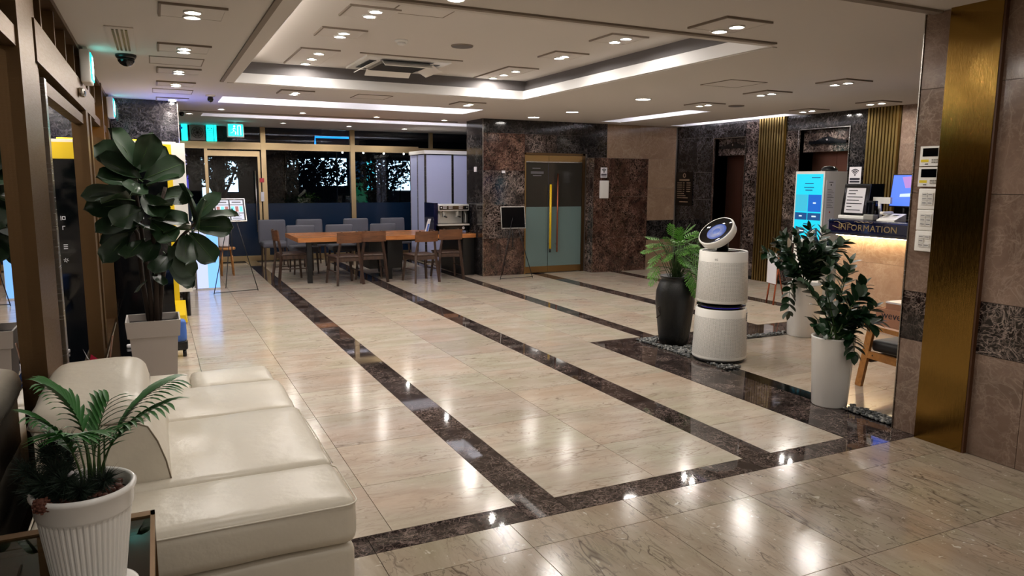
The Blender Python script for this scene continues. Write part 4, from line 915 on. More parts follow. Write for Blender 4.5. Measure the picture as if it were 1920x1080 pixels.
q.box(-0.108, -0.078, -0.054, -0.051, 1.155, 1.160, 'paper'); q.box(-0.108, -0.078, -0.054, -0.051, 1.125, 1.130, 'paper'); q.box(-0.108, -0.103, -0.054, -0.051, 1.13, 1.155, 'paper'); q.box(-0.083, -0.078, -0.054, -0.051, 1.13, 1.155, 'paper'); q.box(-0.07, -0.065, -0.054, -0.051, 1.12, 1.165, 'paper')
q.box(-0.10, -0.075, -0.054, -0.051, 1.055, 1.060, 'paper'); q.box(-0.08, -0.075, -0.054, -0.051, 1.02, 1.055, 'paper')
for z in (0.82, 0.84, 0.86): q.box(-0.11, -0.072, -0.054, -0.051, z, z+0.006, 'paper')
for k in range(6):
    an = k*PI/3+0.3; q.bar((-0.085+0.008*math.cos(an), -0.052, 0.70+0.008*math.sin(an)), (-0.085+0.024*math.cos(an), -0.052, 0.70+0.024*math.sin(an)), 0.005, 0.003, 'paper', (0, 1, 0))
q.build('white_lettering', pb)
B(-0.30, 0.3, 0.2, 1.3, 1.95, 1.965, 'white_matte').build('roof', pb)
B(-0.25, -0.05, 0.3, 0.5, 1.965, 1.985, 'added_led_yellow').build('added_roof_lamp', pb); B(0.30, 0.37, 0.95, 1.25, 1.965, 1.985, 'added_led_blue').build('added_roof_lamp', pb)  # two unseen lamps added for the yellow and blue glow on the ceiling
for x in (-0.33, 0.33):
    for y in (0.1, 1.3): MB().tube([(x, y, 0), (x, y, 0.29)], 0.025, 'black_metal', 8).build('foot', pb)
q = MB(); q.tube([(0.06, 0.1, 1.945), (0.06, 0.1, 2.06)], 0.012, 'black', 8); q.build('antenna', pb)
bb = thing('blue_bag', 'small blue cloth bag on a black wheeled base beside the grey planter', 'bag', (0.115, 7.0, 0))
q = MB(); q.rbox(-0.09, 0.07, -0.08, 0.08, 0.14, 0.33, 0.03, 'blue_cloth', 4, wr=0.012); q.build('body', bb); q = MB(); q.rbox(-0.08, 0.075, -0.07, 0.07, 0.06, 0.15, 0.02, 'black', 3); q.build('base', bb)
MB().tube([(0.03, -0.03, 0.032), (0.06, -0.03, 0.032)], 0.032, 'black_metal', 12).build('wheel', bb); MB().tube([(-0.06, -0.03, 0.032), (-0.03, -0.03, 0.032)], 0.032, 'black_metal', 12).build('wheel', bb)
# ceiling fixtures
dm = thing('dome_camera', 'black dome security camera under the ceiling vent', 'security camera', (-0.145, 6.86, CZ)); q = MB(); q.lathe([(0.075, 0), (0.078, -0.012), (0.07, -0.03)], 'black', 24, T=None); q.build('collar', dm)
q = MB(); q.lathe([(0.066, -0.03), (0.06, -0.055), (0.042, -0.078), (0.02, -0.09), (0.002, -0.093)], 'black_gloss', 24); q.build('dome', dm)
def bullet(x, y, label):
    t = thing('security_camera', label, 'security camera', (x, y, CZ)); q = MB(); q.box(-0.05, 0.05, -0.04, 0.04, -0.02, 0, 'plastic_white'); q.build('mount', t); q = MB(); q.lathe([(0.004, -0.085), (0.025, -0.075), (0.036, -0.05), (0.03, -0.025), (0.02, -0.02)], 'black_gloss', 16); q.build('head', t)
bullet(0.66, 9.72-0.12, 'small black ball camera near the start of the first lit trough'); bullet(0.42, 11.9, 'tiny black camera at the marble pillar corner')
vt = thing('ceiling_vent', 'slotted air vent in the ceiling above the dome camera', 'vent', (-0.15, 6.15, CZ)); q = MB(); q.box(-0.085, 0.085, -0.52, 0.52, -0.008, 0, 'ceiling'); q.build('frame', vt)
for x in (-0.04, -0.015, 0.015, 0.04): B(x-0.007, x+0.007, -0.45, 0.45, -0.011, -0.008, 'black').build('slot', vt)
def hatch(x0, x1, y0, y1, z, label):
    t = thing('ceiling_hatch', label, 'hatch', ((x0+x1)/2, (y0+y1)/2, z), 0, 'plain ceiling hatches'); a, b = (x1-x0)/2, (y1-y0)/2
    B(-a, a, -b, b, -0.004, 0, 'ceiling').build('panel', t); q = MB(); e = 0.008
    q.box(-a-e, a+e, -b-e, -b, -0.006, 0, 'ceiling_edge'); q.box(-a-e, -a, -b, b, -0.006, 0, 'ceiling_edge'); q.box(a, a+e, -b, b, -0.006, 0, 'ceiling_edge'); q.box(-a-e, a+e, b, b+e, -0.006, 0, 'ceiling_edge'); q.build('edge_frame', t)
hatch(0.03, 0.43, 6.82, 7.22, CZ, 'blank square ceiling hatch near the dome camera'); hatch(5.1, 5.55, 5.68, 6.12, CZ, 'blank square ceiling hatch over the black floor vase'); hatch(2.2, 2.6, 8.65, 9.05, CZ, 'blank square ceiling hatch in front of the first lit trough'); hatch(1.62, 2.02, 4.95, 5.40, ZR, 'blank square hatch inside the big recess'); hatch(0.05, 0.45, 9.2, 9.6, CZ, 'blank square ceiling hatch right above the photo booth')
def speaker(x, y, z, rad, label):
    t = thing('ceiling_speaker', label, 'ceiling speaker', (x, y, z)); q = MB(); q.lathe([(rad*0.95, -0.012), (rad, -0.008), (rad*1.02, 0)], 'ceiling_edge', 28, caps=False); q.build('ring', t); q = MB(); disc(q, 0, 0, -0.012, rad*0.96, 'ceiling_dark', 28); q.build('grille', t)
speaker(2.59, 6.42, ZR, 0.10, 'round speaker grille inside the big recess'); speaker(6.88, 7.55, CZ, 0.10, 'round speaker grille between the lit troughs and the kiosk')
sd = thing('smoke_detector', 'round smoke detector in the big recess', 'smoke detector', (2.02, 6.42, ZR)); q = MB(); q.lathe([(0.055, 0), (0.06, -0.012), (0.05, -0.022)], 'white_matte', 24); q.build('base', sd); q = MB(); q.lathe([(0.034, -0.022), (0.036, -0.04), (0.02, -0.045)], 'white_matte', 20); q.build('sensor', sd)
ac = thing('ceiling_air_conditioner', 'square four-way air conditioner set in the big recess', 'air conditioner', (2.38, 7.72, ZR))
q = MB(); a = 0.44
q.box(-a, a, -a, a, -0.022, 0, 'white_gloss'); q.build('cover', ac)
B(-a-0.09, a+0.09, -a-0.09, -a-0.075, -0.01, 0, 'ceiling_edge').build('edge_line', ac)
q = MB(); q.box(-0.25, 0.25, -0.25, 0.25, -0.045, -0.022, 'plastic_grey')
for k in range(24): q.box(-0.24, 0.24, -0.24+0.02*k, -0.232+0.02*k, -0.05, -0.045, 'black_metal')
q.build('grille', ac)
for k in range(4):
    q = MB(); q.box(-0.27, 0.27, 0.30, 0.375, -0.026, -0.022, 'black'); o = q.build('outlet', ac, rot=(0, 0, k*PI/2))
    q = MB(); q.add([(-0.25, 0.30, -0.03), (0.25, 0.30, -0.03), (0.25, 0.40, -0.085), (-0.25, 0.40, -0.085), (-0.25, 0.305, -0.024), (0.25, 0.305, -0.024), (0.25, 0.405, -0.079), (-0.25, 0.405, -0.079)], [(0, 3, 2, 1), (4, 5, 6, 7), (0, 1, 5, 4), (2, 3, 7, 6), (1, 2, 6, 5), (3, 0, 4, 7)], 'white_gloss'); q.build('louvre', ac, rot=(0, 0, k*PI/2))
sn = thing('door_sensor', 'small chrome motion sensor on the bronze door header', 'sensor', (-0.455, 6.3, 2.17)); MB().rbox(0, 0.04, -0.06, 0.06, -0.03, 0.03, 0.012, 'steel', 2).build('body', sn); MB().box(0.041, 0.045, -0.04, 0.04, -0.015, 0.01, 'black_gloss').build('lens', sn)
# ================================================================= DINING TABLE AND CHAIRS
tb = thing('long_table', 'long wooden table with black steel legs by the front window', 'table', (3.3, 11.8, 0))
q = MB(); q.box(-1.42, 1.45, -0.60, 0.60, 0.625, 0.69, 'wood_table'); q.build('tabletop', tb)
for x, y in ((-1.25, -0.52), (-1.05, 0.5), (0.0, -0.50), (0.12, 0.45)): B(x-0.035, x+0.035, y-0.035, y+0.035, 0, 0.625, 'black').build('leg', tb)
B(-0.30, 0.24, -0.42, 0.42, 0.16, 0.62, 'black').build('storage_box', tb); B(-1.2, 1.30, -0.03, 0.03, 0.55, 0.62, 'black').build('beam', tb); B(-1.18, -1.12, -0.5, 0.5, 0.56, 0.62, 'black').build('cross_beam', tb)
B(1.24, 1.44, -0.56, 0.5, 0, 0.62, 'black').build('end_cabinet', tb)
def wooden_chair():
    t = thing('wooden_chair', '', 'chair')
    q = MB(); q.rbox(-0.20, 0.20, -0.20, 0.20, 0.405, 0.435, 0.014, 'wood_dark', 4); q.build('seat', t)
    q = MB(); q.box(-0.18, 0.18, 0.155, 0.178, 0.35, 0.405, 'wood_dark'); q.box(-0.18, 0.18, -0.195, -0.17, 0.35, 0.405, 'wood_dark'); q.box(-0.185, -0.165, -0.18, 0.16, 0.35, 0.405, 'wood_dark'); q.box(0.165, 0.185, -0.18, 0.16, 0.35, 0.405, 'wood_dark'); q.build('apron', t)
    for s_ in (-1, 1):
        MB().bar((s_*0.205, 0.20, 0), (s_*0.165, 0.165, 0.405), 0.026, 0.026, 'wood_dark', w2=1.35).build('leg', t)
        q = MB(); q.bar((s_*0.205, -0.25, 0), (s_*0.17, -0.195, 0.42), 0.030, 0.034, 'wood_dark'); q.bar((s_*0.17, -0.195, 0.42), (s_*0.115, -0.245, 0.80), 0.030, 0.034, 'wood_dark', w2=0.8); q.build('leg', t)
    q = MB(); n = 8; vs = []
    for i in range(n+1):
        x = -0.19+0.38*i/n; dy = -0.03*(1-(x/0.19)**2)
        vs += [(x, -0.215+dy, 0.63), (x, -0.233+dy, 0.63), (x, -0.232+dy, 0.79), (x, -0.25+dy, 0.79)]
    fs = []
    for i in range(n):
        k = 4*i; fs += [(k, k+4, k+6, k+2), (k+1, k+3, k+7, k+5), (k+2, k+6, k+7, k+3), (k, k+1, k+5, k+4)]
    fs += [(0, 2, 3, 1), (4*n, 4*n+1, 4*n+3, 4*n+2)]; q.add(vs, fs, 'wood_back'); q.build('backrest', t)
    for s_ in (-1, 1): MB().tube([(s_*0.188, 0.18, 0.2), (s_*0.188, -0.215, 0.2)], 0.009, 'wood_dark', 6).build('stretcher', t)
    return t
wc = wooden_chair(); G1 = 'wooden chairs around the long table'
spots = [((1.86, 11.72), -PI/2+0.1, 'dark wooden chair at the table end, seen side-on'), ((2.52, 11.05), 0.16, 'dark wooden chair, second from the side-on one, turned slightly'), ((2.97, 11.18), -0.06, 'dark wooden chair close beside its neighbour at the table middle'), ((3.66, 10.85), 0.14, 'dark wooden chair pulled out farthest from the table'), ((4.20, 11.12), -0.05, 'dark wooden chair in front of the coffee machine')]
for k, ((x, y), rz_, lb) in enumerate(spots):
    if k == 0: wc.location = (x, y, 0); wc.rotation_euler = (0, 0, rz_); wc['label'] = lb; wc['group'] = G1
    else: dup(wc, (x, y, 0), rz_, lb, G1)
def fabric_chair(hb, nm='upholstered_chair'):
    t = thing(nm, '', 'chair')
    q = MB(); q.rbox(-0.22, 0.22, -0.24, 0.22, 0.36, 0.46, 0.035, 'fabric_grey', 5, 0.015); q.build('seat', t)
    q = MB(); q.rbox(-0.235, 0.235, -0.295, -0.215, 0.40, hb, 0.03, 'fabric_grey', 5, 0, 0.008); q.build('backrest', t)
    for x in (-0.18, 0.18):
        for y in (-0.24, 0.18): MB().bar((x*1.08, y*1.08, 0), (x, y, 0.37), 0.022, 0.022, 'wood_dark', w2=1.5).build('leg', t)
    return t
fc = fabric_chair(0.835); G2 = 'grey upholstered chairs along the front window'
for k, (x, lb) in enumerate(((1.88, 'grey upholstered chair by the front door handle, leftmost along the window'), (2.55, 'grey upholstered chair along the window, next after the one by the door'), (3.42, 'grey upholstered chair under the middle window mullion'), (4.14, 'grey upholstered chair by the white partition panels'))):
    if k == 0: fc.location = (x, 13.65, 0); fc.rotation_euler = (0, 0, PI); fc['label'] = lb; fc['group'] = G2
    else: dup(fc, (x, 13.65, 0), PI+0.02, lb, G2)
fb = fabric_chair(0.79); G3 = 'grey chairs tucked behind the long table'
for k, (x, lb) in enumerate(((2.2, 'grey padded chair tucked behind the open end of the long table'), (2.86, 'grey padded chair tucked behind the middle of the long table'), (3.64, 'grey padded chair tucked behind the table nearest the coffee machine'))):
    if k == 0: fb.location = (x, 12.57, 0); fb.rotation_euler = (0, 0, PI); fb['label'] = lb; fb['group'] = G3
    else: dup(fb, (x, 12.57, 0), PI, lb, G3)
# ================================================================= COFFEE MACHINE
cm = thing('coffee_machine', 'chrome and black espresso machine on the long table', 'coffee machine', (4.42, 11.62, 0.69))
q = MB()
for x, y in ((-0.26, -0.2), (0.26, -0.2), (-0.26, 0.2), (0.26, 0.2)): q.lathe([(0.018, 0), (0.022, 0.04)], 'black', 10, c=(x, y))
q.build('feet', cm)
q = MB(); q.box(-0.29, 0.29, -0.22, 0.25, 0.04, 0.13, 'black_gloss'); q.build('base', cm)
B(-0.33, -0.26, -0.22, 0.25, 0.04, 0.50, 'navy').build('side_panel', cm); B(0.26, 0.31, -0.22, 0.25, 0.04, 0.47, 'black_gloss').build('side_panel', cm)
q = MB(); q.box(-0.25, 0.25, 0.0, 0.24, 0.13, 0.37, 'chrome'); q.build('backsplash', cm)
q = MB(); q.rbox(-0.255, 0.285, -0.24, 0.24, 0.37, 0.475, 0.012, 'chrome', 4); q.build('top_housing', cm)
B(-0.24, 0.27, -0.246, -0.241, 0.39, 0.455, 'black_gloss').build('control_panel', cm)
q = MB()
for gx in (-0.15, -0.05, 0.13):
    for i in range(4):
        for j in range(2): q.box(gx-0.03+i*0.018, gx-0.02+i*0.018, -0.249, -0.246, 0.405+j*0.024, 0.418+j*0.024, 'paper')
q.lathe([(0, 0), (0.012, 0.001)], 'paper', 12, T=FT((-0.21, -0.247, 0.425), (1, 0, 0), (0, 0, 1)), caps=False); q.lathe([(0, 0), (0.012, 0.001)], 'plastic_grey', 12, T=FT((0.24, -0.247, 0.425), (1, 0, 0), (0, 0, 1)), caps=False); q.build('buttons', cm)
for x in (-0.12, 0.12):
    q = MB(); q.lathe([(0.036, 0.37), (0.036, 0.33), (0.03, 0.31), (0.03, 0.285)], 'chrome', 18, c=(x, -0.12)); q = q.build('group_head', cm)
    p_ = MB(); p_.lathe([(0.032, 0.265), (0.034, 0.285)], 'chrome', 18, c=(x, -0.12)); p_.tube([(x, -0.15, 0.275), (x, -0.26, 0.268)], 0.012, 'black', 8); p_.build('portafilter', q)
for x in (-0.235, 0.235): MB().tube([(x, -0.16, 0.36), (x, -0.2, 0.30), (x-0.01*math.copysign(1, x), -0.21, 0.17)], 0.006, 'chrome', 8).build('steam_wand', cm)
q = MB(); q.box(-0.27, 0.28, -0.27, 0.0, 0.13, 0.155, 'chrome')
for k in range(20): q.box(-0.25+0.026*k, -0.236+0.026*k, -0.25, -0.02, 0.155, 0.16, 'steel')
q.build('drip_tray', cm)
MB().lathe([(0, 0), (0.024, 0.001), (0.027, -0.01)], 'paper', 18, T=FT((0.19, -0.222, 0.085), (1, 0, 0), (0, 0, 1)), caps=False).build('pressure_gauge', cm)
cs = thing('card_stand', 'leaning white and blue card stand beside the coffee machine', 'card stand', (4.0, 11.45, 0.69), 0)
q = MB(); q.add([(-0.06, 0, 0), (0.0, 0, 0), (0.07, 0.03, 0.24), (0.02, 0.03, 0.24), (-0.06, 0.01, 0), (0.0, 0.01, 0), (0.07, 0.04, 0.24), (0.02, 0.04, 0.24)], [(0, 1, 2, 3), (7, 6, 5, 4), (0, 4, 5, 1), (1, 5, 6, 2), (2, 6, 7, 3), (3, 7, 4, 0)], 'paper'); q.build('card', cs)
q = MB(); q.add([(-0.03, -0.002, 0.03), (0.0, -0.002, 0.03), (0.04, 0.016, 0.16), (0.01, 0.016, 0.16)], [(0, 1, 2, 3)], 'blue_cloth'); q.build('print', cs)
# ================================================================= WHITE PARTITION BY THE WINDOW
pa = thing('partition_booth', 'white panelled booth between the window and the black marble column', 'booth', (4.58, 13.2, 0))
for a_, b_ in ((0.0, 0.52), (0.55, 1.05), (1.08, 1.6)): B(a_+0.02, b_, 0.01, 0.025, 0.04, 2.03, 'white_frost').build('panel', pa)
B(-0.012, 0.0, 0.03, 0.40, 0.04, 2.03, 'white_frost').build('panel', pa); B(-0.012, 0.0, 0.44, 0.85, 0.04, 2.03, 'white_frost').build('panel', pa)
for x in (0.0, 0.535, 1.065, 1.6): B(x-0.016, x+0.016, 0, 0.03, 0, 2.05, 'steel').build('frame_post', pa)
for y in (0.42, 0.86): B(-0.02, 0.012, y-0.016, y+0.016, 0, 2.05, 'steel').build('frame_post', pa)
B(-0.03, 1.62, -0.04, 0.9, 2.045, 2.11, 'white_gloss').build('top_beam', pa)
B(-0.02, 1.62, 0, 0.03, 0, 0.04, 'steel').build('frame_rail', pa); B(-0.016, 0.0, 0.0, 0.87, 0, 0.04, 'steel').build('frame_rail', pa)
# ================================================================= EASELS, LIGHT BOX, STOOL
def easel(x, y, w_, h_, z, tilt, label, face, rz_=0, skew=0.0):
    t = thing('easel_sign', label, 'sign stand', (x, y, 0), rz_)
    a = w_/2; T = Matrix.Translation((0, 0, z)) @ Matrix.Rotation(-tilt, 4, 'X')
    q = MB(); e = 0.012
    for b_ in ((-a-e, a+e, h_, h_+e), (-a-e, a+e, -e, 0), (-a-e, -a, 0, h_), (a, a+e, 0, h_)): q.box(b_[0], b_[1], -0.01, 0.012, b_[2], b_[3], 'steel', T)
    q.build('frame', t)
    MB().box(-a, a, -0.004, 0.01, 0, h_, face, T).build('board', t)
    for x0_, y0_, x1_ in ((-0.30, -0.18, 0.0), (0.30, -0.1, 0.03), (-0.05, 0.35, 0.02)):
        MB().tube([(x0_, y0_, 0.004), (x1_, 0.03, z+h_*0.55)], 0.006, 'black_metal', 6).build('leg', t)
    MB().tube([(-0.295, -0.177, 0.02), (0.295, -0.097, 0.02)], 0.005, 'black_metal', 6).build('leg_brace', t)
    MB().tube([(0, 0.03, 0.5), (0, 0.03, z+0.02)], 0.008, 'black_metal', 6).build('mast', t)
    return t, T
t, T = easel(0.93, 10.85, 0.40, 0.31, 0.985, 0.35, 'backlit menu board on a thin black tripod near the front door', 'black', 0.1)
q = MB()
for cx in (-0.095, 0.095):
    q.box(cx-0.085, cx+0.085, -0.0065, -0.005, 0.235, 0.295, 'menu_white', T); q.box(cx-0.085, cx+0.085, -0.0065, -0.005, 0.012, 0.105, 'menu_white', T); q.box(cx-0.085, cx+0.085, -0.0065, -0.005, 0.115, 0.225, 'menu_white', T)
    for k in range(3): q.box(cx-0.075+0.055*k, cx-0.035+0.055*k, -0.008, -0.0067, 0.13, 0.205, 'menu_red' if (k+int(cx > 0)) % 2 == 0 else 'shop_cyan', T)
    for k in range(4): q.box(cx-0.07, cx+0.05-0.02*(k % 2), -0.008, -0.0067, 0.03+0.018*k, 0.035+0.018*k, 'ink', T)
    q.box(cx-0.06, cx+0.06, -0.008, -0.0067, 0.255, 0.275, 'ink_grey', T)
q.build('menu_sheets', t)
easel(5.16, 10.62, 0.40, 0.33, 0.81, 0.15, 'blank black board on a thin tripod by the double door', 'black_gloss', -0.05)
lb_ = thing('light_box', 'glowing white and pale blue light box standing on the floor', 'light box', (0.62, 11.2, 0))
B(-0.15, 0.155, 0, 0.25, 0.0, 0.84, 'white_matte').build('case', lb_); B(-0.145, 0.0, -0.006, -0.001, 0.02, 0.82, 'lightbox_white').build('lit_face', lb_); B(0.0, 0.15, -0.006, -0.001, 0.02, 0.82, 'lightbox_blue').build('lit_face', lb_)
wb_ = thing('bottle_stand', 'slim white dispenser between the photo booth and the light box', 'dispenser', (0.385, 11.25, 0)); MB().lathe([(0.07, 0), (0.07, 0.02), (0.05, 0.03), (0.05, 0.42), (0.052, 0.44), (0.052, 0.52), (0.05, 0.53), (0.05, 0.95), (0.03, 0.97)], 'plastic_white', 20).build('body', wb_); MB().lathe([(0.053, 0.44), (0.053, 0.50)], 'black', 20, caps=False).build('band', wb_)
sl = thing('wooden_stool', 'small round wooden stool behind the menu board tripod', 'stool', (1.0, 12.75, 0))
q = MB(); q.lathe([(0.13, 0.42), (0.14, 0.43), (0.14, 0.45), (0.13, 0.46)], 'wood_armchair', 24); q.build('seat', sl)
for k in range(4): an = PI/4+k*PI/2; MB().tube([(0.13*math.cos(an), 0.13*math.sin(an), 0), (0.10*math.cos(an), 0.10*math.sin(an), 0.42)], [0.012, 0.016], 'wood_armchair', 8).build('leg', sl)
tw = thing('paper_bag', 'crumpled white paper bag on the wooden stool', 'bag', (0.97, 12.74, 0.466)); q = MB(); q.rbox(-0.09, 0.08, -0.07, 0.07, 0, 0.22, 0.03, 'paper', 4, wr=0.02); q.build('body', tw)
# ================================================================= WALL SIGNS
def wifi_sign(t, T, wd_=0.17, ht=0.26):
    MB().box(-wd_/2, wd_/2, 0, ht, 0, 0.004, 'paper', T).build('plate', t); q = MB(); c = (0, ht*0.55)
    q.lathe([(0.0, 0.0055), (0.012, 0.0055)], 'ink', 12, T=T @ Matrix.Translation((c[0], c[1], 0)), caps=False)
    for rr in (0.028, 0.048, 0.068):
        pts = [(c[0]+rr*wd_/0.17*math.sin(a_), c[1]+rr*wd_/0.17*math.cos(a_), 0.005) for a_ in [(-0.85+1.7*k/12) for k in range(13)]]
        q.tube([T @ Vector(p) for p in pts], 0.0055, 'ink', 6)
    q.box(-wd_*0.42, wd_*0.42, ht*0.26, ht*0.38, 0.004, 0.0055, 'ink', T); q.box(-wd_*0.42, wd_*0.42, ht*0.12, ht*0.22, 0.004, 0.0055, 'ink', T); q.build('wifi_symbol', t)
t = thing('wifi_sign', 'white wifi sign above the white box beside the double door', 'sign', (6.90, 10.70, 1.62)); wifi_sign(t, FT((0, -0.002, 0), (1, 0, 0), (0, 0, 1)), 0.13, 0.17)
t = thing('wall_box', 'white rectangular box on dark marble under the small wifi sign', 'box', (6.90, 10.70, 1.27)); MB().rbox(-0.085, 0.085, -0.04, 0.0, 0, 0.30, 0.01, 'white_matte', 3).build('body', t)
t = thing('wifi_sign', 'white wifi sign between the kiosk and the gold slats', 'sign', (8.60, 7.07, 1.53)); T_ = FT((0, 0, 0), (0, -1, 0), (0, 0, 1)); MB().box(-0.12, 0.12, -0.02, 0.27, -0.006, -0.001, 'acrylic', T_).build('acrylic_back', t); wifi_sign(t, T_, 0.19, 0.24)
for s_ in (-0.09, 0.09): MB().tube([(0.0, s_, 0.0), (0.05, s_, 0.0)], 0.008, 'steel', 8).build('spacer', t)
t = thing('fire_notice', 'black wall plaque with small tan lettering beside the far elevator', 'sign', (8.648, 10.72, 1.13)); T_ = FT((0, 0, 0), (0, -1, 0), (0, 0, 1)); MB().box(-0.235, 0.235, 0, 0.60, 0, 0.012, 'black_gloss', T_).build('plate', t)
q = MB(); q.lathe([(0.024, 0.013), (0.042, 0.0135)], 'plaque_text', 20, T=T_ @ Matrix.Translation((0, 0.54, 0)), caps=False); q.box(-0.14, 0.14, 0.445, 0.475, 0.012, 0.014, 'plaque_text', T_)
for k in range(8):
    z = 0.40-0.038*k
    for a_, b_ in ((-0.19, -0.05), (-0.03, 0.03), (0.07, 0.18)) if k < 5 else ((-0.19, 0.02+0.05*(k-5)),): 
        n = int((b_-a_)/0.022)
        for i in range(n): q.box(a_+i*0.022, a_+i*0.022+0.015, z, z+0.016, 0.012, 0.014, 'plaque_text', T_)
q.box(-0.12, 0.12, 0.06, 0.078, 0.012, 0.014, 'plaque_text', T_); q.build('lettering', t)
# controllers and switches on the right marble
def ctl(y0, z0, label):
    t = thing('climate_controller', label, 'controller', (4.17, 2.8975, z0), 0, 'climate controllers on the marble edge'); T_ = FT((-0.001, 0, 0), (0, -1, 0), (0, 0, 1))
    MB().box(-0.0655, 0.0655, 0.0, 0.115, 0, 0.02, 'plastic_white', T_).build('case', t); MB().box(-0.048, 0.048, 0.055, 0.103, 0.02, 0.022, 'black_gloss', T_).build('display', t)
    MB().box(-0.056, -0.008, 0.022, 0.037, 0.02, 0.0215, 'sticker_yellow', T_).build('sticker', t); q = MB()
    for i in range(3):
        for j in range(2): q.box(0.012+0.014*i, 0.022+0.014*i, 0.016+0.014*j, 0.025+0.014*j, 0.02, 0.0225, 'plastic_grey', T_)
    q.box(-0.03, -0.01, 0.008, 0.013, 0.02, 0.0215, 'ink', T_); q.build('buttons', t)
ctl(0, 1.655, 'upper white climate controller with dark display on the marble edge'); ctl(0, 1.533, 'lower white climate controller with dark display above the light switches')
sw_ = thing('light_switch_plate', 'tall white three-part light switch plate below the climate controllers', 'light switch', (4.17, 2.893, 1.145)); T_ = FT((-0.001, 0, 0), (0, -1, 0), (0, 0, 1))
for k in range(3): MB().rbox(-0.063, 0.063, 0.126*k, 0.126*k+0.124, 0, 0.016, 0.006, 'plastic_white', 3, T=T_).build('plate', sw_)
for k in range(3):
    for i in range(2):
        for j in range(3):
            if k == 0 and i == 1 and j == 1: continue
            o = MB().box(-0.036+0.037*i, -0.002+0.037*i, 0.126*k+0.028+0.025*j, 0.126*k+0.049+0.025*j, 0.016, 0.02, 'white_matte', T_).build('switch', sw_)
            MB().box(-0.032+0.037*i, -0.008+0.037*i, 0.126*k+0.037+0.025*j, 0.126*k+0.041+0.025*j, 0.020, 0.0207, 'ink_grey', T_).build('caption', o)
for x, y, z, lb in ((4.766, 11.25, 1.74, 'small white sign on the narrow face of the black marble column'), ):
    t = thing('small_wall_sign', lb, 'sign', (x, y, z)); T_ = FT((0, 0, 0), (0, -1, 0), (0, 0, 1)); MB().box(-0.05, 0.05, -0.04, 0.04, 0, 0.006, 'paper', T_).build('plate', t)
t = thing('small_wall_sign', 'tiny white sign with arrow on dark marble left of the double door', 'sign', (5.13, 10.948, 1.70)); MB().box(-0.03, 0.03, -0.006, 0, -0.02, 0.02, 'paper').build('plate', t)
# ================================================================= PEBBLES
def pebbles(name, label, rects, n, smin=0.008, smax=0.017):
    mb = MB(); cols = []
    for c_, nm_ in (((96, 98, 98), 'pebble_grey'), ((60, 64, 66), 'pebble_dark'), ((150, 150, 146), 'pebble_light')):
        if nm_ not in MATS: plain(nm_, c_, 0.5)
    base = bmesh.new(); bmesh.ops.create_icosphere(base, subdivisions=1, radius=1); bv = [v.co.copy() for v in base.verts]; bf = [tuple(v.index for v in f_.verts) for f_ in base.faces]; base.free()
    tot = sum((b-a)*(d-c) for a, b, c, d in rects)
    for a, b, c, d in rects:
        for _ in range(int(n*(b-a)*(d-c)/tot)):
            s_ = random.uniform(smin, smax); p = Vector((random.uniform(a+s_, b-s_), random.uniform(c+s_, d-s_), s_*0.45+random.uniform(0, 0.012)))
            if any(math.hypot(p.x-cx_, p.y-cy_) < rr_+s_*1.4 for cx_, cy_, rr_ in ((4.43, 4.93, 0.235), (4.455, 5.60, 0.155), (4.22, 3.55, 0.125), (5.93, 5.38, 0.16))): continue
            T_ = Matrix.Translation(p) @ Matrix.Rotation(random.random()*6, 4, 'Z') @ Matrix.Diagonal((s_*random.uniform(.9, 1.4), s_*random.uniform(.7, 1), s_*0.6, 1))
            mb.add(bv, bf, random.choice(['pebble_grey', 'pebble_grey', 'pebble_dark', 'pebble_light']), True, T_)
    o = mb.build(name); o['label'] = label; o['category'] = 'pebbles'; o['kind'] = 'stuff'; return o
pebbles('pebbles', 'bed of grey pebbles under the black floor vase and the air purifier', [(4.19, 4.40, 4.58, 5.88), (4.40, 4.52, 4.9, 5.88)], 1500)
pebbles('pebbles', 'thin line of grey pebbles running towards the far white planter', [(4.52, 6.1, 5.455, 5.56)], 520)
pebbles('pebbles', 'dark pebbles between the near white planter and the marble wall', [(4.19, 4.335, 3.03, 3.70)], 520)
B(4.19, 4.34, 3.014, 3.70, -0.02, -0.001, 'black_granite').build('planter_bed', floor); B(4.19, 4.34, 4.60, 5.56, -0.02, -0.001, 'grout').build('planter_bed', floor)
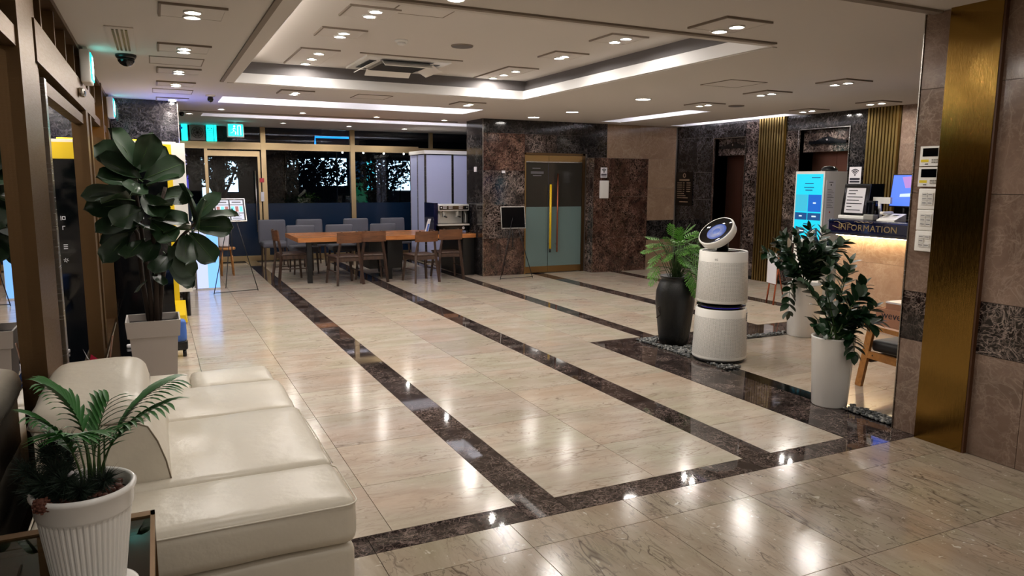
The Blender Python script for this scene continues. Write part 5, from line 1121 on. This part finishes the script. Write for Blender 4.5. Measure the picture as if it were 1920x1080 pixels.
# ================================================================= BLACK VASE WITH PHILODENDRON
dv = thing('floor_vase_plant', 'bright green split-leaf plant in a tall black vase', 'potted plant', (4.455, 5.60, 0.0))
q = MB(); q.lathe([(0.10, 0), (0.135, 0.01), (0.15, 0.10), (0.172, 0.28), (0.186, 0.42), (0.18, 0.52), (0.155, 0.60), (0.135, 0.63), (0.15, 0.655), (0.158, 0.665), (0.14, 0.665), (0.12, 0.63)], 'dark_pot', 36); q.build('vase', dv)
q = MB(); q.lathe([(0.0, 0.63), (0.135, 0.625)], 'soil', 20, caps=False); q.build('soil', dv)
def lobed_leaf_mesh(seed, m='phil_leaf'):
    rnd = random.Random(seed); mb = MB(); L = 0.26; vs = []
    mb.tube([(0, -0.10, 0), (0, 0, 0), (0, L*0.9, -0.03)], [0.003, 0.003, 0.001], 'stem_green', 5)
    nl = 7
    for side in (-1, 1):
        for k in range(nl):
            t = 0.02+0.86*k/(nl-1); wl_ = 0.115*math.sin(PI*(0.22+0.68*t))**0.8*rnd.uniform(.9, 1.1); ang = 1.15-0.75*t+rnd.uniform(-.06, .06)
            d = Vector((side*math.sin(ang), math.cos(ang), -0.18)); p = Vector((0, t*L*0.9, -0.03*t)); s_ = Vector((0, 1, 0))*0.009
            e = p+d*wl_; perp = Vector((-d.y*side, d.x*side, 0)).normalized()*0.007
            m1 = p+d*wl_*0.55
            vs_ = [p-s_, p+s_, m1+perp*1.0, m1-perp*1.0, e+perp*0.7-d*0.008, e-perp*0.7-d*0.008, e+Vector((0, 0, -0.004))]
            mb.add([tuple(v) for v in vs_], [(0, 1, 2, 3), (3, 2, 4, 5), (5, 4, 6)], m, True)
            mb.add([tuple(m1), tuple(m1+perp*2.9+d*0.02), tuple(m1+d*0.02)], [(0, 1, 2)], m, True); mb.add([tuple(m1), tuple(m1+d*0.02), tuple(m1-perp*2.9+d*0.02)], [(0, 1, 2)], m, True)
    mb.add([(-0.012, L*0.84, -0.028), (0.012, L*0.84, -0.028), (0.0, L, -0.045)], [(0, 1, 2)], m, True)
    return mb.me('leaf')
pm = [lobed_leaf_mesh(k) for k in range(4)]
rnd = random.Random(5); tips = []
targets = [(-0.42, -0.1, 0.80), (-0.45, -0.05, 0.92), (-0.36, -0.1, 1.00), (-0.40, -.1, 0.70), (-0.30, -0.15, 0.86), (-0.22, -0.1, 1.05), (-0.1, -0.1, 1.12), (0.0, -0.1, 1.15), (0.12, 0, 1.14), (0.22, 0.05, 1.08), (0.02, -0.2, 0.98), (-0.12, -0.22, 0.92), (0.08, -0.22, 0.86), (0.0, -0.25, 0.74), (0.10, -0.25, 0.66), (0.06, -0.25, 0.52), (0.14, -0.22, 0.58), (0.0, -0.26, 0.62), (-0.1, -0.24, 0.80), (0.2, -0.1, 0.9), (0.28, 0.05, 0.8), (0.1, 0.2, 1.0), (-0.2, 0.15, 0.98), (0.3, 0.1, 0.95), (0.18, -0.15, 0.76), (-0.28, -0.05, 0.95), (0.05, -0.15, 1.06), (-0.36, -0.06, 0.86), (-0.18, -0.2, 1.0), (0.12, -0.2, 0.95)]
targets = targets+[(a_+rnd.uniform(-.09, .09), b_+rnd.uniform(-.08, .05), c_+rnd.uniform(-.09, .07)) for a_, b_, c_ in targets[:26]]
for k, tg in enumerate(targets):
    tg = Vector(tg)+Vector((0.03, 0, 0)); base = Vector((rnd.uniform(-.05, .05), rnd.uniform(-.05, .05), 0.64)); out = Vector((tg.x-base.x, tg.y-base.y, 0)); 
    st_ = base.lerp(tg, 0.5)+Vector((0, 0, 0.10)); L_ = rnd.uniform(0.13, 0.19); dr_ = (tg-st_).normalized()+Vector((0, 0, -0.35)); dr_.normalize(); bp_ = tg-dr_*L_*0.8
    MB().tube([base, base.lerp(bp_, 0.5)+Vector((0, 0, 0.05)), bp_], 0.003, 'stem_green', 5).build('stalk', dv)
    put_leaf(dv, pm, bp_, bp_+dr_*L_, rnd.uniform(-.5, .5), k, L0=0.26)
MB().tube([(-0.15, 0, 0.40), (-0.2, 0.0, 0.36), (-0.17, 0, 0.30), (-0.21, 0, 0.27)], 0.006, 'bark', 6).build('aerial_root', dv)
# ================================================================= AIR PURIFIER
ap = thing('air_purifier', 'white two-tier cylindrical air purifier with tilted round head', 'air purifier', (4.43, 4.93, 0.0), 0.0)
R0 = 0.232
q = MB(); q.lathe([(0.18, 0), (R0-0.015, 0.002), (R0-0.012, 0.028)], 'black', 48); q.build('plinth', ap)
q = MB(); q.lathe([(R0-0.01, 0.028), (R0, 0.034), (R0+0.001, 0.045), (R0-0.014, 0.46), (R0-0.02, 0.468), (R0-0.035, 0.468)], 'plastic_white', 64, caps=False); q.build('lower_body', ap)
q = MB(); q.lathe([(R0-0.035, 0.455), (R0-0.03, 0.47), (R0-0.06, 0.474), (R0-0.06, 0.485), (R0-0.022, 0.49), (R0-0.022, 0.497), (R0-0.06, 0.502), (R0-0.06, 0.52)], 'black_gloss', 48); q.build('air_ring', ap)
q = MB(); q.lathe([(R0-0.057, 0.476), (R0-0.055, 0.483)], 'puri_ring', 40, caps=False); q.build('light_ring', ap)
q = MB(); q.lathe([(R0-0.035, 0.52), (R0-0.016, 0.522), (R0-0.012, 0.532), (R0-0.028, 0.962), (R0-0.034, 0.968), (R0-0.05, 0.962)], 'plastic_white', 64, caps=False); q.build('upper_body', ap)
q = MB(); q.lathe([(0.0, 0.955), (R0-0.048, 0.958)], 'black_gloss', 40, caps=False); q.build('top_deck', ap)
def dots(z0, z1, r0_, r1_, mb):
    rows_ = int((z1-z0)/0.0075)
    for i in range(rows_):
        z = z0+(z1-z0)*i/rows_; rr = r0_+(r1_-r0_)*i/rows_+0.0012
        for k in range(95):
            a_ = PI*0.7+PI*1.35*k/95+(0.01 if i % 2 else 0); ca, sa = math.cos(a_), math.sin(a_); hx = 0.0022
            mb.add([(rr*ca+sa*hx, rr*sa-ca*hx, z), (rr*ca-sa*hx, rr*sa+ca*hx, z), (rr*ca-sa*hx, rr*sa+ca*hx, z+0.0038), (rr*ca+sa*hx, rr*sa-ca*hx, z+0.0038)], [(0, 1, 2, 3)], 'perf')
plain('perf', (128, 124, 120), 0.6)
q = MB(); dots(0.06, 0.40, R0+0.0005, R0-0.0118, q); q = q.build('perforation', ap); q['kind'] = 'stuff'
q = MB(); dots(0.55, 0.88, R0-0.0125, R0-0.0248, q); q = q.build('perforation', ap); q['kind'] = 'stuff'
# tilted head
nrm_ = Vector((-0.68, -0.07, 0.73)).normalized(); ax_ = Vector((0, 0, 1)).cross(nrm_).normalized(); ay_ = nrm_.cross(ax_)
T_ = Matrix(((ax_.x, ay_.x, nrm_.x, -0.075), (ax_.y, ay_.y, nrm_.y, 0.0), (ax_.z, ay_.z, nrm_.z, 1.115), (0, 0, 0, 1)))
HT = T_
q = MB(); q.lathe([(0.10, -0.045), (0.15, -0.04), (0.160, -0.03), (0.166, 0.028), (0.160, 0.036), (0.153, 0.037)], 'plastic_white', 56, T=HT, caps=False); q.lathe([(0.0, -0.045), (0.10, -0.045)], 'black', 40, T=HT, caps=False); hd_ = q.build('tilting_head', ap)
q = MB(); q.lathe([(0.153, 0.036), (0.145, 0.030), (0.09, 0.022)], 'black_gloss', 56, T=HT, caps=False); q.build('bezel', hd_)
q = MB(); q.lathe([(0.0, 0.026), (0.086, 0.0255), (0.09, 0.022)], 'puri_disp', 48, T=HT, caps=False); q.build('display', hd_)
q = MB()
for k in range(40):
    a_ = 2*PI*k/40; q.bar(HT @ Vector((0.035*math.cos(a_), 0.035*math.sin(a_), 0.0275)), HT @ Vector((0.074*math.cos(a_), 0.074*math.sin(a_), 0.0275)), 0.0022, 0.001, 'white_gloss')
q.build('display_dial', hd_)
q = MB(); q.lathe([(0.086, 0.0262), (0.090, 0.0255)], 'puri_ring', 48, T=HT, caps=False); q.build('display_ring', hd_)
MB().tube([(0.02, 0.04, 0.955), (0.015, 0.03, 1.06)], 0.05, 'black', 16).build('neck', ap)
def on_cyl(txt, size, z, ang, m, rr):
    c_, s_ = math.cos(ang), math.sin(ang); T_ = FT((rr*c_, rr*s_, z), (-s_, c_, 0), (0, 0, 1)); return text_mb(txt, size, m, 0.001, T=T_)
on_cyl('LG', 0.022, 0.895, -PI/2-1.0, 'ink_grey', R0-0.024).build('brand_mark', ap)
q = MB()
c_, s_ = math.cos(-0.87), math.sin(-0.87); T_ = FT(((R0-0.012)*c_, (R0-0.012)*s_, 0.36), (-s_, c_, 0), (0, 0, 1))
for i in range(3):
    for j in range(4): q.box(-0.03+0.02*i, -0.015+0.02*i, 0.02*j, 0.013+0.02*j, 0, 0.003, 'ink_grey', T_)
q.build('sticker', ap)
MB().tube([(0.2, 0.12, 0.01), (0.26, 0.10, 0.012), (0.27, 0.04, 0.006), (0.24, -0.02, 0.006)], 0.005, 'black', 6).build('power_cord', ap)
# ================================================================= WHITE PLANTERS WITH ZZ PLANTS
def zz_leaf_mesh(seed):
    mb = MB(); leaflet(mb, (0, 0, 0), (0, 1, 0), 0.078, 0.048, 'zz_leaf', droop=0.12, fold=0.10, segs=4); return mb.me('leaf')
zm = [zz_leaf_mesh(0)]
def zz_plant(x, y, h, rt, rb, label, stems_, z0, spathe=False):
    t = thing('zz_plant', label, 'potted plant', (x, y, z0), 0, 'glossy plants in tall white planters')
    q = MB(); q.lathe([(rb*0.7, 0), (rb-0.006, 0.0), (rb, 0.008), (rt-0.004, h-0.01), (rt, h), (rt-0.008, h+0.003), (rt-0.016, h-0.01), (rt-0.02, h-0.05)], 'white_gloss', 48); q.build('planter', t)
    q = MB(); q.lathe([(0.0, h-0.03), (rt-0.02, h-0.035)], 'soil', 24, caps=False); q.build('soil', t)
    rn = random.Random(int(x*100))
    for (mx, my, mz), (tx_, ty, tz), n, sc_ in stems_:
        if spathe and tz > 0.9: tz -= 0.07; mz -= 0.04
        b_ = Vector((rn.uniform(-.04, .04), rn.uniform(-.04, .04), h-0.04)); m_ = Vector((mx, my, mz)); e_ = Vector((tx_, ty, tz)); P_ = lambda t_: b_*(1-t_)**2+m_*2*t_*(1-t_)+e_*t_*t_
        st_ = MB().tube([P_(k/8) for k in range(9)], [0.007-0.005*k/8 for k in range(9)], 'stem_green', 6).build('stem', t)
        n = int(n*1.25) if spathe else n
        for k in range(n):
            tt = 0.22+0.78*k/(n-1); p = P_(tt); tg = ((m_-b_)*(1-tt)+(e_-m_)*tt).normalized(); side = tg.cross(Vector((rn.uniform(-.3, .3), rn.uniform(-1, -.2), 0.6))).normalized()
            for sg in (-1, 1):
                dr_ = (side*sg+tg*0.8+Vector((0, 0, 0.1))).normalized(); s2 = 1.28*sc_*rn.uniform(0.85, 1.15)*(1-0.25*max(0, tt-0.8)*5*0.4)
                put_leaf(st_, zm, p, p+dr_*0.075*s2, rn.uniform(-.6, .6), 0, L0=0.075)
        put_leaf(st_, zm, e_, e_+((e_-m_).normalized())*0.08*sc_, 0, 0, L0=0.075)
    if spathe:
        q = MB(); leaflet(q, (-0.32, -0.05, 0.92), (-0.1, 0, 1), 0.10, 0.055, 'spathe', up=(0, 1, 0), droop=0, fold=-0.3, segs=5); q.tube([(0, 0, h), (-0.2, -0.02, 0.8), (-0.32, -0.05, 0.92)], 0.003, 'stem_green', 5); q.build('white_flower', t)
    return t
near = [((-0.12, -.05, 0.75), (-0.22, -0.1, 0.86), 7, 1.0), ((-0.1, 0, 0.8), (-0.10, 0, 0.98), 7, 1.0), ((0.02, 0, 0.8), (0.09, -.02, 1.0), 8, 1.0), ((0.12, 0, 0.7), (0.2, -0.05, 0.84), 8, 1.0), ((0.2, -.05, 0.62), (0.30, -0.08, 0.69), 6, 0.85), ((0.14, -.1, 0.58), (0.26, -0.15, 0.60), 6, 0.85), ((-0.2, -.05, 0.62), (-0.3, -0.1, 0.62), 7, 1.0), ((0.0, -0.15, 0.62), (-0.03, -0.2, 0.42), 8, 1.05), ((0.05, -.1, 0.7), (0.02, -0.2, 0.66), 8, 1.1), ((0.1, 0.05, 0.8), (0.18, 0.1, 0.92), 8, 1.0), ((-0.05, .1, 0.75), (-0.12, 0.2, 0.84), 7, 1), ((0.05, -0.1, 0.66), (0.12, -0.2, 0.6), 8, 1.1), ((0.04, -.1, 0.8), (0.12, -0.12, 0.78), 8, 1.1)]
far = [((-0.25, 0, 0.75), (-0.55, 0, 0.86), 11, 1.25), ((-0.2, 0, 0.8), (-0.36, -0.02, 1.08), 10, 1.2), ((-0.1, 0, 0.85), (-0.18, 0, 1.10), 9, 1.2), ((0.0, 0, 0.9), (0.0, 0, 1.15), 9, 1.2), ((0.1, 0, 0.85), (0.2, 0, 1.12), 9, 1.2), ((0.22, 0, 0.8), (0.44, -.06, 1.0), 12, 1.2), ((0.2, 0, 0.75), (0.34, 0, 0.90), 9, 1.2), ((-0.1, -.1, 0.8), (-0.12, -0.1, 0.95), 9, 1.2), ((0.05, -.1, 0.8), (0.1, -0.1, 0.95), 9, 1.2), ((-0.3, -.05, 0.78), (-0.30, -0.08, 0.28), 9, 1.15), ((-.2, -.1, 0.7), (-.38, -.1, 0.78), 9, 1.2), ((0.1, -0.05, 0.75), (0.28, -0.1, 0.74), 8, 1.15), ((-.05, -.1, .7), (-.02, -.12, .82), 8, 1.2), ((-.15, .1, .8), (-.25, .15, 1.0), 8, 1.2), ((.15, .1, .8), (.25, .15, 1.0), 8, 1.2), ((0.05, -.1, .7), (.2, -.12, .84), 9, 1.2)]
zz_plant(4.22, 3.55, 0.49, 0.148, 0.118, 'glossy leafed plant in the near tall white planter', near, 0.0)
zz_plant(5.93, 5.38, 0.53, 0.17, 0.15, 'glossy leafed plant in the far white planter by the kiosk', far, 0.0, True)
# ================================================================= KIOSK
kk = thing('self_service_kiosk', 'white self-service kiosk with a bright cyan touch screen', 'kiosk', (6.66, 6.07, 0))
q = MB(); q.box(0, 0.35, -0.205, 0.205, 0.86, 1.68, 'white_matte'); q.build('screen_housing', kk)
q = MB(); q.box(0.02, 0.30, -0.19, 0.19, 0.13, 0.86, 'plastic_white'); q.build('pedestal', kk); B(-0.05, 0.36, -0.22, 0.22, 0.1075, 0.13, 'plastic_white').build('foot_plate', kk)
T_ = FT((-0.001, 0, 0.86), (0, -1, 0), (0, 0, 1)); W_ = 0.185
sc_ = MB().box(-W_, W_, 0.06, 0.79, 0, 0.003, 'screen_cyan', T_).build('screen', kk)
q = MB(); q.box(-W_+0.005, -0.01, 0.37, 0.56, 0.003, 0.0045, 'screen_cyan_light', T_); q.box(0.0, W_-0.004, 0.37, 0.56, 0.003, 0.0045, 'screen_blue', T_); q.box(-W_+0.005, -0.01, 0.275, 0.355, 0.003, 0.0045, 'screen_navy', T_); q.box(0.0, W_-0.004, 0.275, 0.355, 0.003, 0.0045, 'screen_navy', T_); q.build('menu_tiles', sc_)
q = MB()
for a_, b_, z in ((0.03, 0.15, 0.745), (-0.06, 0.06, 0.68), (-0.07, 0.07, 0.635), (-0.05, 0.05, 0.605), (-0.05, 0.05, 0.225)): q.box(a_, b_, z, z+0.010, 0.003, 0.0045, 'screen_navy', T_)
for a_, b_, z in ((0.07, 0.11, 0.46), (-0.12, -0.08, 0.31), (0.06, 0.12, 0.31)): q.box(a_, b_, z, z+0.016, 0.0045, 0.006, 'screen_white', T_)
q.build('screen_text', sc_)
q = MB(); q.box(-W_+0.02, W_-0.02, 0.075, 0.205, 0.003, 0.004, 'screen_cyan', T_)
q.add([T_ @ Vector(p) for p in ((-0.16, 0.20, 0.005), (-0.03, 0.17, 0.005), (-0.03, 0.13, 0.005), (-0.16, 0.09, 0.005))], [(0, 1, 2, 3)], 'screen_dark'); q.add([T_ @ Vector(p) for p in ((-0.15, 0.165, 0.006), (-0.04, 0.155, 0.006), (-0.04, 0.145, 0.006), (-0.15, 0.14, 0.006))], [(0, 1, 2, 3)], 'screen_white')
q.box(0.04, 0.08, 0.11, 0.19, 0.004, 0.005, 'screen_dark', T_); q.box(0.12, 0.15, 0.10, 0.19, 0.004, 0.005, 'screen_dark', T_); q.add([T_ @ Vector(p) for p in ((0.0, 0.075, 0.005), (0.15, 0.075, 0.005), (0.10, 0.11, 0.005), (0.03, 0.11, 0.005))], [(0, 1, 2, 3)], 'screen_white'); q.build('room_picture', sc_)
nt = MB(); Tn = FT((0.15, -0.207, 0.98), (1, 0, 0), (0, 0, 1)); nt.box(-0.12, 0.02, 0.0, 0.60, 0, 0.003, 'paper', Tn); nt.build('notice_sheet', kk)
q = MB(); q.lathe([(0, 0.004), (0.01, 0.004)], 'ink', 10, T=Tn @ Matrix.Translation((-0.05, 0.55, 0)), caps=False); q.lathe([(0, 0.004), (0.01, 0.004)], 'red_tag', 10, T=Tn @ Matrix.Translation((-0.05, 0.25, 0)), caps=False); q.box(-0.08, -0.02, 0.575, 0.582, 0.003, 0.004, 'ink', Tn)
for k in range(12): q.box(-0.10, 0.0-0.02*(k % 3), 0.30+0.018*k, 0.305+0.018*k, 0.003, 0.004, 'ink_grey', Tn)
q.build('notice_text', kk)
B(0.012, 0.019, -0.12, 0.10, 0.70, 0.84, 'paper').build('payment_panel', kk)
cb = thing('dark_helmet_bowl', 'small dark rounded object on top of the kiosk', 'bowl', (6.90, 6.02, 1.681)); MB().lathe([(0.09, 0.0), (0.088, 0.03), (0.06, 0.055), (0.005, 0.065)], 'black_gloss', 24).build('body', cb)
# ================================================================= RECEPTION DESK
dk = thing('reception_desk', 'reception desk with navy counter and marble front lit from above', 'reception desk', (6.62, 4.6, 0))
q = MB(); q.box(0.02, 0.50, -1.35, 1.0, 0, 0.99, 'drywall'); q.build('body', dk)
for a_, b_ in ((-1.35, -0.55), (-0.55, 0.2), (0.2, 1.0)):
    for z0, z1 in ((0, 0.697), (0.697, 0.99)): piece('marble_panel', 0.0, 0.02, a_+0.0015, b_-0.0015, z0+0.001, z1-0.001, 'marble_desk', dk)
q = MB(); q.rbox(-0.12, 0.62, -1.40, 1.04, 0.995, 1.175, 0.012, 'navy', 4); q.build('counter', dk)
B(-0.126, -0.12, -1.40, 1.04, 1.145, 1.15, 'navy').build('counter_edge', dk); B(-0.126, -0.12, -1.40, 1.04, 1.02, 1.025, 'navy').build('counter_edge', dk)
B(-0.06, -0.03, -1.3, 0.98, 0.985, 0.9945, 'under_desk').build('under_light', dk)
T_ = FT((-0.121, 0.56, 1.055), (0, -1, 0), (0, 0, 1))
cu = bpy.data.curves.new('t', 'FONT'); cu.body = 'INFORMATION'; cu.size = 0.098; cu.align_x = 'CENTER'
adv = {'I': 0.030, 'N': 0.074, 'F': 0.054, 'O': 0.080, 'R': 0.064, 'M': 0.084, 'A': 0.066, 'T': 0.058}
bd = bpy.data.objects.new('lettering', None); COL.objects.link(bd); bd.parent = dk
tot_ = sum(adv[c_] for c_ in cu.body); xx = -tot_/2
for c_ in cu.body:
    text_mb(c_, 0.098, 'gold_text', 0.003, T=T_ @ Matrix.Translation((xx+adv[c_]/2, 0, 0))).build('letter', bd); xx += adv[c_]
bpy.data.curves.remove(cu)
q = MB(); q.tube([T_ @ Vector((-0.40+0.02*k, 0.085+0.012*math.sin(k*0.9)-0.0015*k, 0.003)) for k in range(14)], 0.0035, 'gold_text', 5); q.tube([T_ @ Vector((-0.42+0.02*k, 0.03+0.01*math.cos(k*0.8), 0.003)) for k in range(8)], 0.003, 'gold_text', 5); q.tube([T_ @ Vector((-0.15+0.02*k, 0.098+0.006*math.sin(k*1.8), 0.003)) for k in range(12)], 0.0028, 'gold_text', 5); q.build('flourish', dk)
DZ = 1.1755
def onT(x, y, rz_=0): return (x, y, DZ)
ns = thing('framed_notice', 'white notice sheet in a clear acrylic stand on the reception counter', 'notice', (6.62, 5.43, DZ))
T_ = Matrix.Translation((0, 0, 0.04)) @ Matrix.Rotation(0.12, 4, 'Y') @ FT((0, 0, 0), (0, -1, 0), (0, 0, 1))
MB().box(-0.16, 0.16, 0, 0.33, -0.006, 0, 'black', T_).build('dark_backing', ns); MB().box(-0.15, 0.15, 0, 0.315, 0.0, 0.008, 'acrylic', T_).build('acrylic_front', ns); MB().box(-0.115, 0.115, 0.025, 0.285, 0.009, 0.011, 'paper', T_).build('sheet', ns)
q = MB()
for k, (a_, b_) in enumerate(((-0.09, 0.02), (-0.09, 0.0), (-0.10, 0.09), (-0.10, 0.05), (-0.10, 0.09), (-0.09, -0.03), (-0.09, 0.08))): q.box(a_, b_, 0.255-0.034*k, 0.264-0.034*k, 0.011, 0.0125, 'ink', T_)
q.build('text_lines', ns); MB().rbox(-0.03, 0.10, -0.17, 0.17, 0, 0.04, 0.01, 'plastic_white', 2).build('foot', ns)
db = thing('dark_stand', 'dark upright board behind the acrylic notice stand', 'board', (6.84, 5.48, DZ)); MB().box(0, 0.015, -0.22, 0.22, 0, 0.37, 'black_gloss').build('board', db); MB().box(-0.05, 0.08, -0.1, 0.1, 0, 0.01, 'black_metal').build('foot', db)
cp_ = thing('card_terminal', 'slim black card terminal beside the acrylic notice stand', 'card terminal', (6.60, 5.20, DZ)); MB().rbox(-0.02, 0.03, -0.055, 0.055, 0.02, 0.20, 0.01, 'black_gloss', 3).build('screen', cp_); MB().rbox(-0.045, 0.04, -0.06, 0.06, 0, 0.06, 0.01, 'plastic_grey', 3).build('base', cp_)
mw = thing('monitor_arm_stand', 'white bent monitor stand behind the card terminal', 'stand', (6.70, 5.16, DZ)); MB().tube([(0, 0, 0.008), (0, 0.02, 0.10), (0, 0.03, 0.19)], 0.016, 'white_gloss', 10).build('arm', mw); MB().box(-0.01, 0.02, -0.10, 0.10, 0.17, 0.235, 'white_gloss').build('bracket', mw); MB().box(-0.04, 0.06, -0.04, 0.04, 0, 0.008, 'white_gloss').build('foot', mw)
ph = thing('desk_phone', 'white desk phone lying on the counter end near the marble wall', 'phone', (6.60, 4.97, DZ)); q = MB(); q.add([(-0.08, -0.10, 0), (0.09, -0.10, 0), (0.09, 0.10, 0), (-0.08, 0.10, 0), (-0.08, -0.10, 0.015), (0.09, -0.10, 0.075), (0.09, 0.10, 0.075), (-0.08, 0.10, 0.015)], [(0, 3, 2, 1), (4, 5, 6, 7), (0, 1, 5, 4), (1, 2, 6, 5), (2, 3, 7, 6), (3, 0, 4, 7)], 'plastic_white'); q.build('body', ph); MB().rbox(-0.06, 0.10, 0.045, 0.09, 0.065, 0.095, 0.012, 'plastic_white', 3).build('handset', ph)
B(0.02, 0.05, -0.05, 0.01, 0.062, 0.064, 'ink').build('display', ph, rot=(0, -0.0, 0))
mn = thing('monitor', 'monitor with blue and violet picture at the counter end', 'monitor', (6.80, 5.00, DZ), 0.0)
T_ = Matrix.Translation((0, 0, 0.14)) @ Matrix.Rotation(0.12, 4, 'Y') @ FT((0, 0, 0), (0, -1, 0), (0, 0, 1))
MB().box(-0.16, 0.26, 0.0, 0.33, -0.02, 0, 'black', T_).build('housing', mn); sc2 = MB().box(-0.15, 0.25, 0.01, 0.32, 0.0005, 0.002, 'mon_blue', T_).build('screen', mn)
q = MB(); q.add([T_ @ Vector(p) for p in ((-0.05, 0.30, 0.003), (0.2, 0.32, 0.003), (0.24, 0.2, 0.003), (0.0, 0.19, 0.003))], [(0, 1, 2, 3)], 'mon_pink'); q.add([T_ @ Vector(p) for p in ((-0.05, 0.13, 0.003), (0.22, 0.15, 0.003), (0.22, 0.11, 0.003), (-0.05, 0.1, 0.003))], [(0, 1, 2, 3)], 'screen_white'); q.build('picture', sc2)
MB().tube([(0.03, 0, 0.01), (0.03, 0, 0.16)], 0.018, 'black', 8).build('neck', mn); MB().box(-0.07, 0.1, -0.1, 0.1, 0, 0.01, 'black').build('foot', mn)
bm = thing('computer_screen_back', 'dark low screen seen from behind on the reception desk', 'monitor', (7.05, 5.10, DZ)); MB().box(0, 0.02, -0.25, 0.18, 0.03, 0.18, 'black').build('housing', bm); MB().box(-0.04, 0.06, -0.08, 0.08, 0, 0.03, 'black').build('foot', bm)
pr_ = thing('receipt_printer', 'small grey receipt printer at the counter end', 'printer', (6.72, 4.73, DZ)); MB().rbox(-0.06, 0.06, -0.08, 0.08, 0, 0.10, 0.012, 'plastic_grey', 3).build('body', pr_); MB().box(-0.02, 0.0, -0.04, 0.04, 0.10, 0.16, 'paper').build('paper_slip', pr_)
KS = 1.0738      # the desk group stands a little farther away than first measured: slide it out along the sight lines
def slide(o, keep_floor=False):
    o.location = (o.location.x*KS, o.location.y*KS, o.location.z if keep_floor else HC+(o.location.z-HC)*KS); o.scale = (KS, KS, KS)
for o in (kk, cb, ns, db, cp_, mw, ph, mn, bm, pr_): slide(o)
slide(dk, True); dk.scale = (KS, KS, 0.9765)
# small copper sign stand near the kiosk
cs = thing('copper_sign_stand', 'white board on a slim copper stand left of the kiosk', 'sign stand', (7.08, 6.98, 0), -0.3)
for y in (-0.09, 0.09): MB().tube([(0, y, 0.0), (0.06, y*0.8, 0.62)], 0.011, 'copper', 8).build('leg', cs)
MB().tube([(0.03, -0.088, 0.26), (0.03, 0.088, 0.26)], 0.008, 'copper', 8).build('cross_bar', cs); MB().tube([(0.2, 0, 0), (0.06, 0, 0.6)], 0.009, 'copper', 8).build('leg', cs); MB().box(0.0, 0.012, -0.11, 0.11, 0.27, 0.66, 'paper').build('board', cs)
# ================================================================= ARMCHAIR AND BOXES
ar = thing('wooden_armchair', 'light wooden armchair with black seat cushion behind the marble wall', 'armchair', (5.075, 3.44, 0), 0)
for sx_ in (-1, 1):
    x = sx_*0.245
    MB().bar((x, 0.36, 0), (x, 0.285, 0.462), 0.030, 0.052, 'wood_armchair', up=(0, 1, 0)).build('leg', ar)
    MB().bar((x, -0.30, 0), (x, -0.20, 0.435), 0.030, 0.052, 'wood_armchair', up=(0, 1, 0)).build('leg', ar)
    q = MB()
    sec = [(0.40, 0.485, 0.020), (0.36, 0.468, 0.030), (0.1, 0.452, 0.034), (-0.26, 0.432, 0.034)]
    vs = []
    for yy, zz, hh in sec: vs += [(x-0.028, yy, zz), (x+0.028, yy, zz), (x+0.028, yy, zz+hh), (x-0.028, yy, zz+hh)]
    q.add(vs, [(0, 1, 2, 3), (15, 14, 13, 12)]+[(4*k+a_, 4*k+4+a_, 4*k+4+(a_+1) % 4, 4*k+(a_+1) % 4) for k in range(3) for a_ in range(4)], 'wood_armchair'); q.build('armrest', ar)
    MB().bar((x, 0.31, 0.262), (x, -0.26, 0.235), 0.028, 0.055, 'wood_armchair', up=(0, 0, 1)).build('side_rail', ar)
    MB().tube([(x-0.016*1, 0.25, 0.262), (x-0.0145, 0.25, 0.262)], 0.006, 'wood_dark', 8).build('screw_cap', ar)
B(-0.23, 0.23, 0.28, 0.305, 0.20, 0.26, 'wood_dark').build('front_rail', ar)
MB().rbox(-0.225, 0.225, -0.24, 0.30, 0.285, 0.375, 0.03, 'cushion_black', 5, 0.012).build('seat_cushion', ar)
MB().rbox(-0.225, 0.225, -0.34, -0.25, 0.33, 0.78, 0.03, 'cushion_black', 5).build('backrest', ar)
def carton(x, y, z, a, b, h, m, label, txt=None, ts=0.08, rz_=0, top=None):
    t = thing('cardboard_box', label, 'box', (x, y, z), rz_, 'stacked cardboard boxes'); MB().box(0, a, -b, 0, 0, h, m).build('carton', t)
    T_ = FT((-0.001, -b*0.46, h*0.42), (0, -1, 0), (0, 0, 1))
    if txt: text_mb(txt, ts, 'ink', 0.0008, T=T_).build('lettering', t)
    if top: MB().box(-0.004, a, -b, 0.002, h, h+0.018, top).build('lid', t)
    return t
carton(6.80, 5.21, 0, 0.27, 0.55, 0.085, 'cardboard', 'flat brown cardboard box at the bottom of the stack by the desk')
carton(6.80, 5.21, 0.0855, 0.27, 0.55, 0.165, 'cardboard', 'brown cardboard box printed weverse in the middle of the stack', 'weverse', 0.11)
carton(6.83, 5.12, 0.251, 0.22, 0.46, 0.062, 'cardboard', 'small brown box with white top on the stack', None, 0, 0, 'paper')
for o in bpy.data.objects:
    if o.parent and o.name.split('.')[0] in ('white_lettering', 'buttons', 'caption', 'text_lines', 'notice_text', 'screen_text', 'etched_lettering', 'running_figure', 'display_dial', 'grille', 'sticker', 'menu_sheets', 'wifi_symbol', 'bark_chips') or (o.parent and o.name.startswith('lettering') and o.type == 'MESH'): o['kind'] = 'stuff'
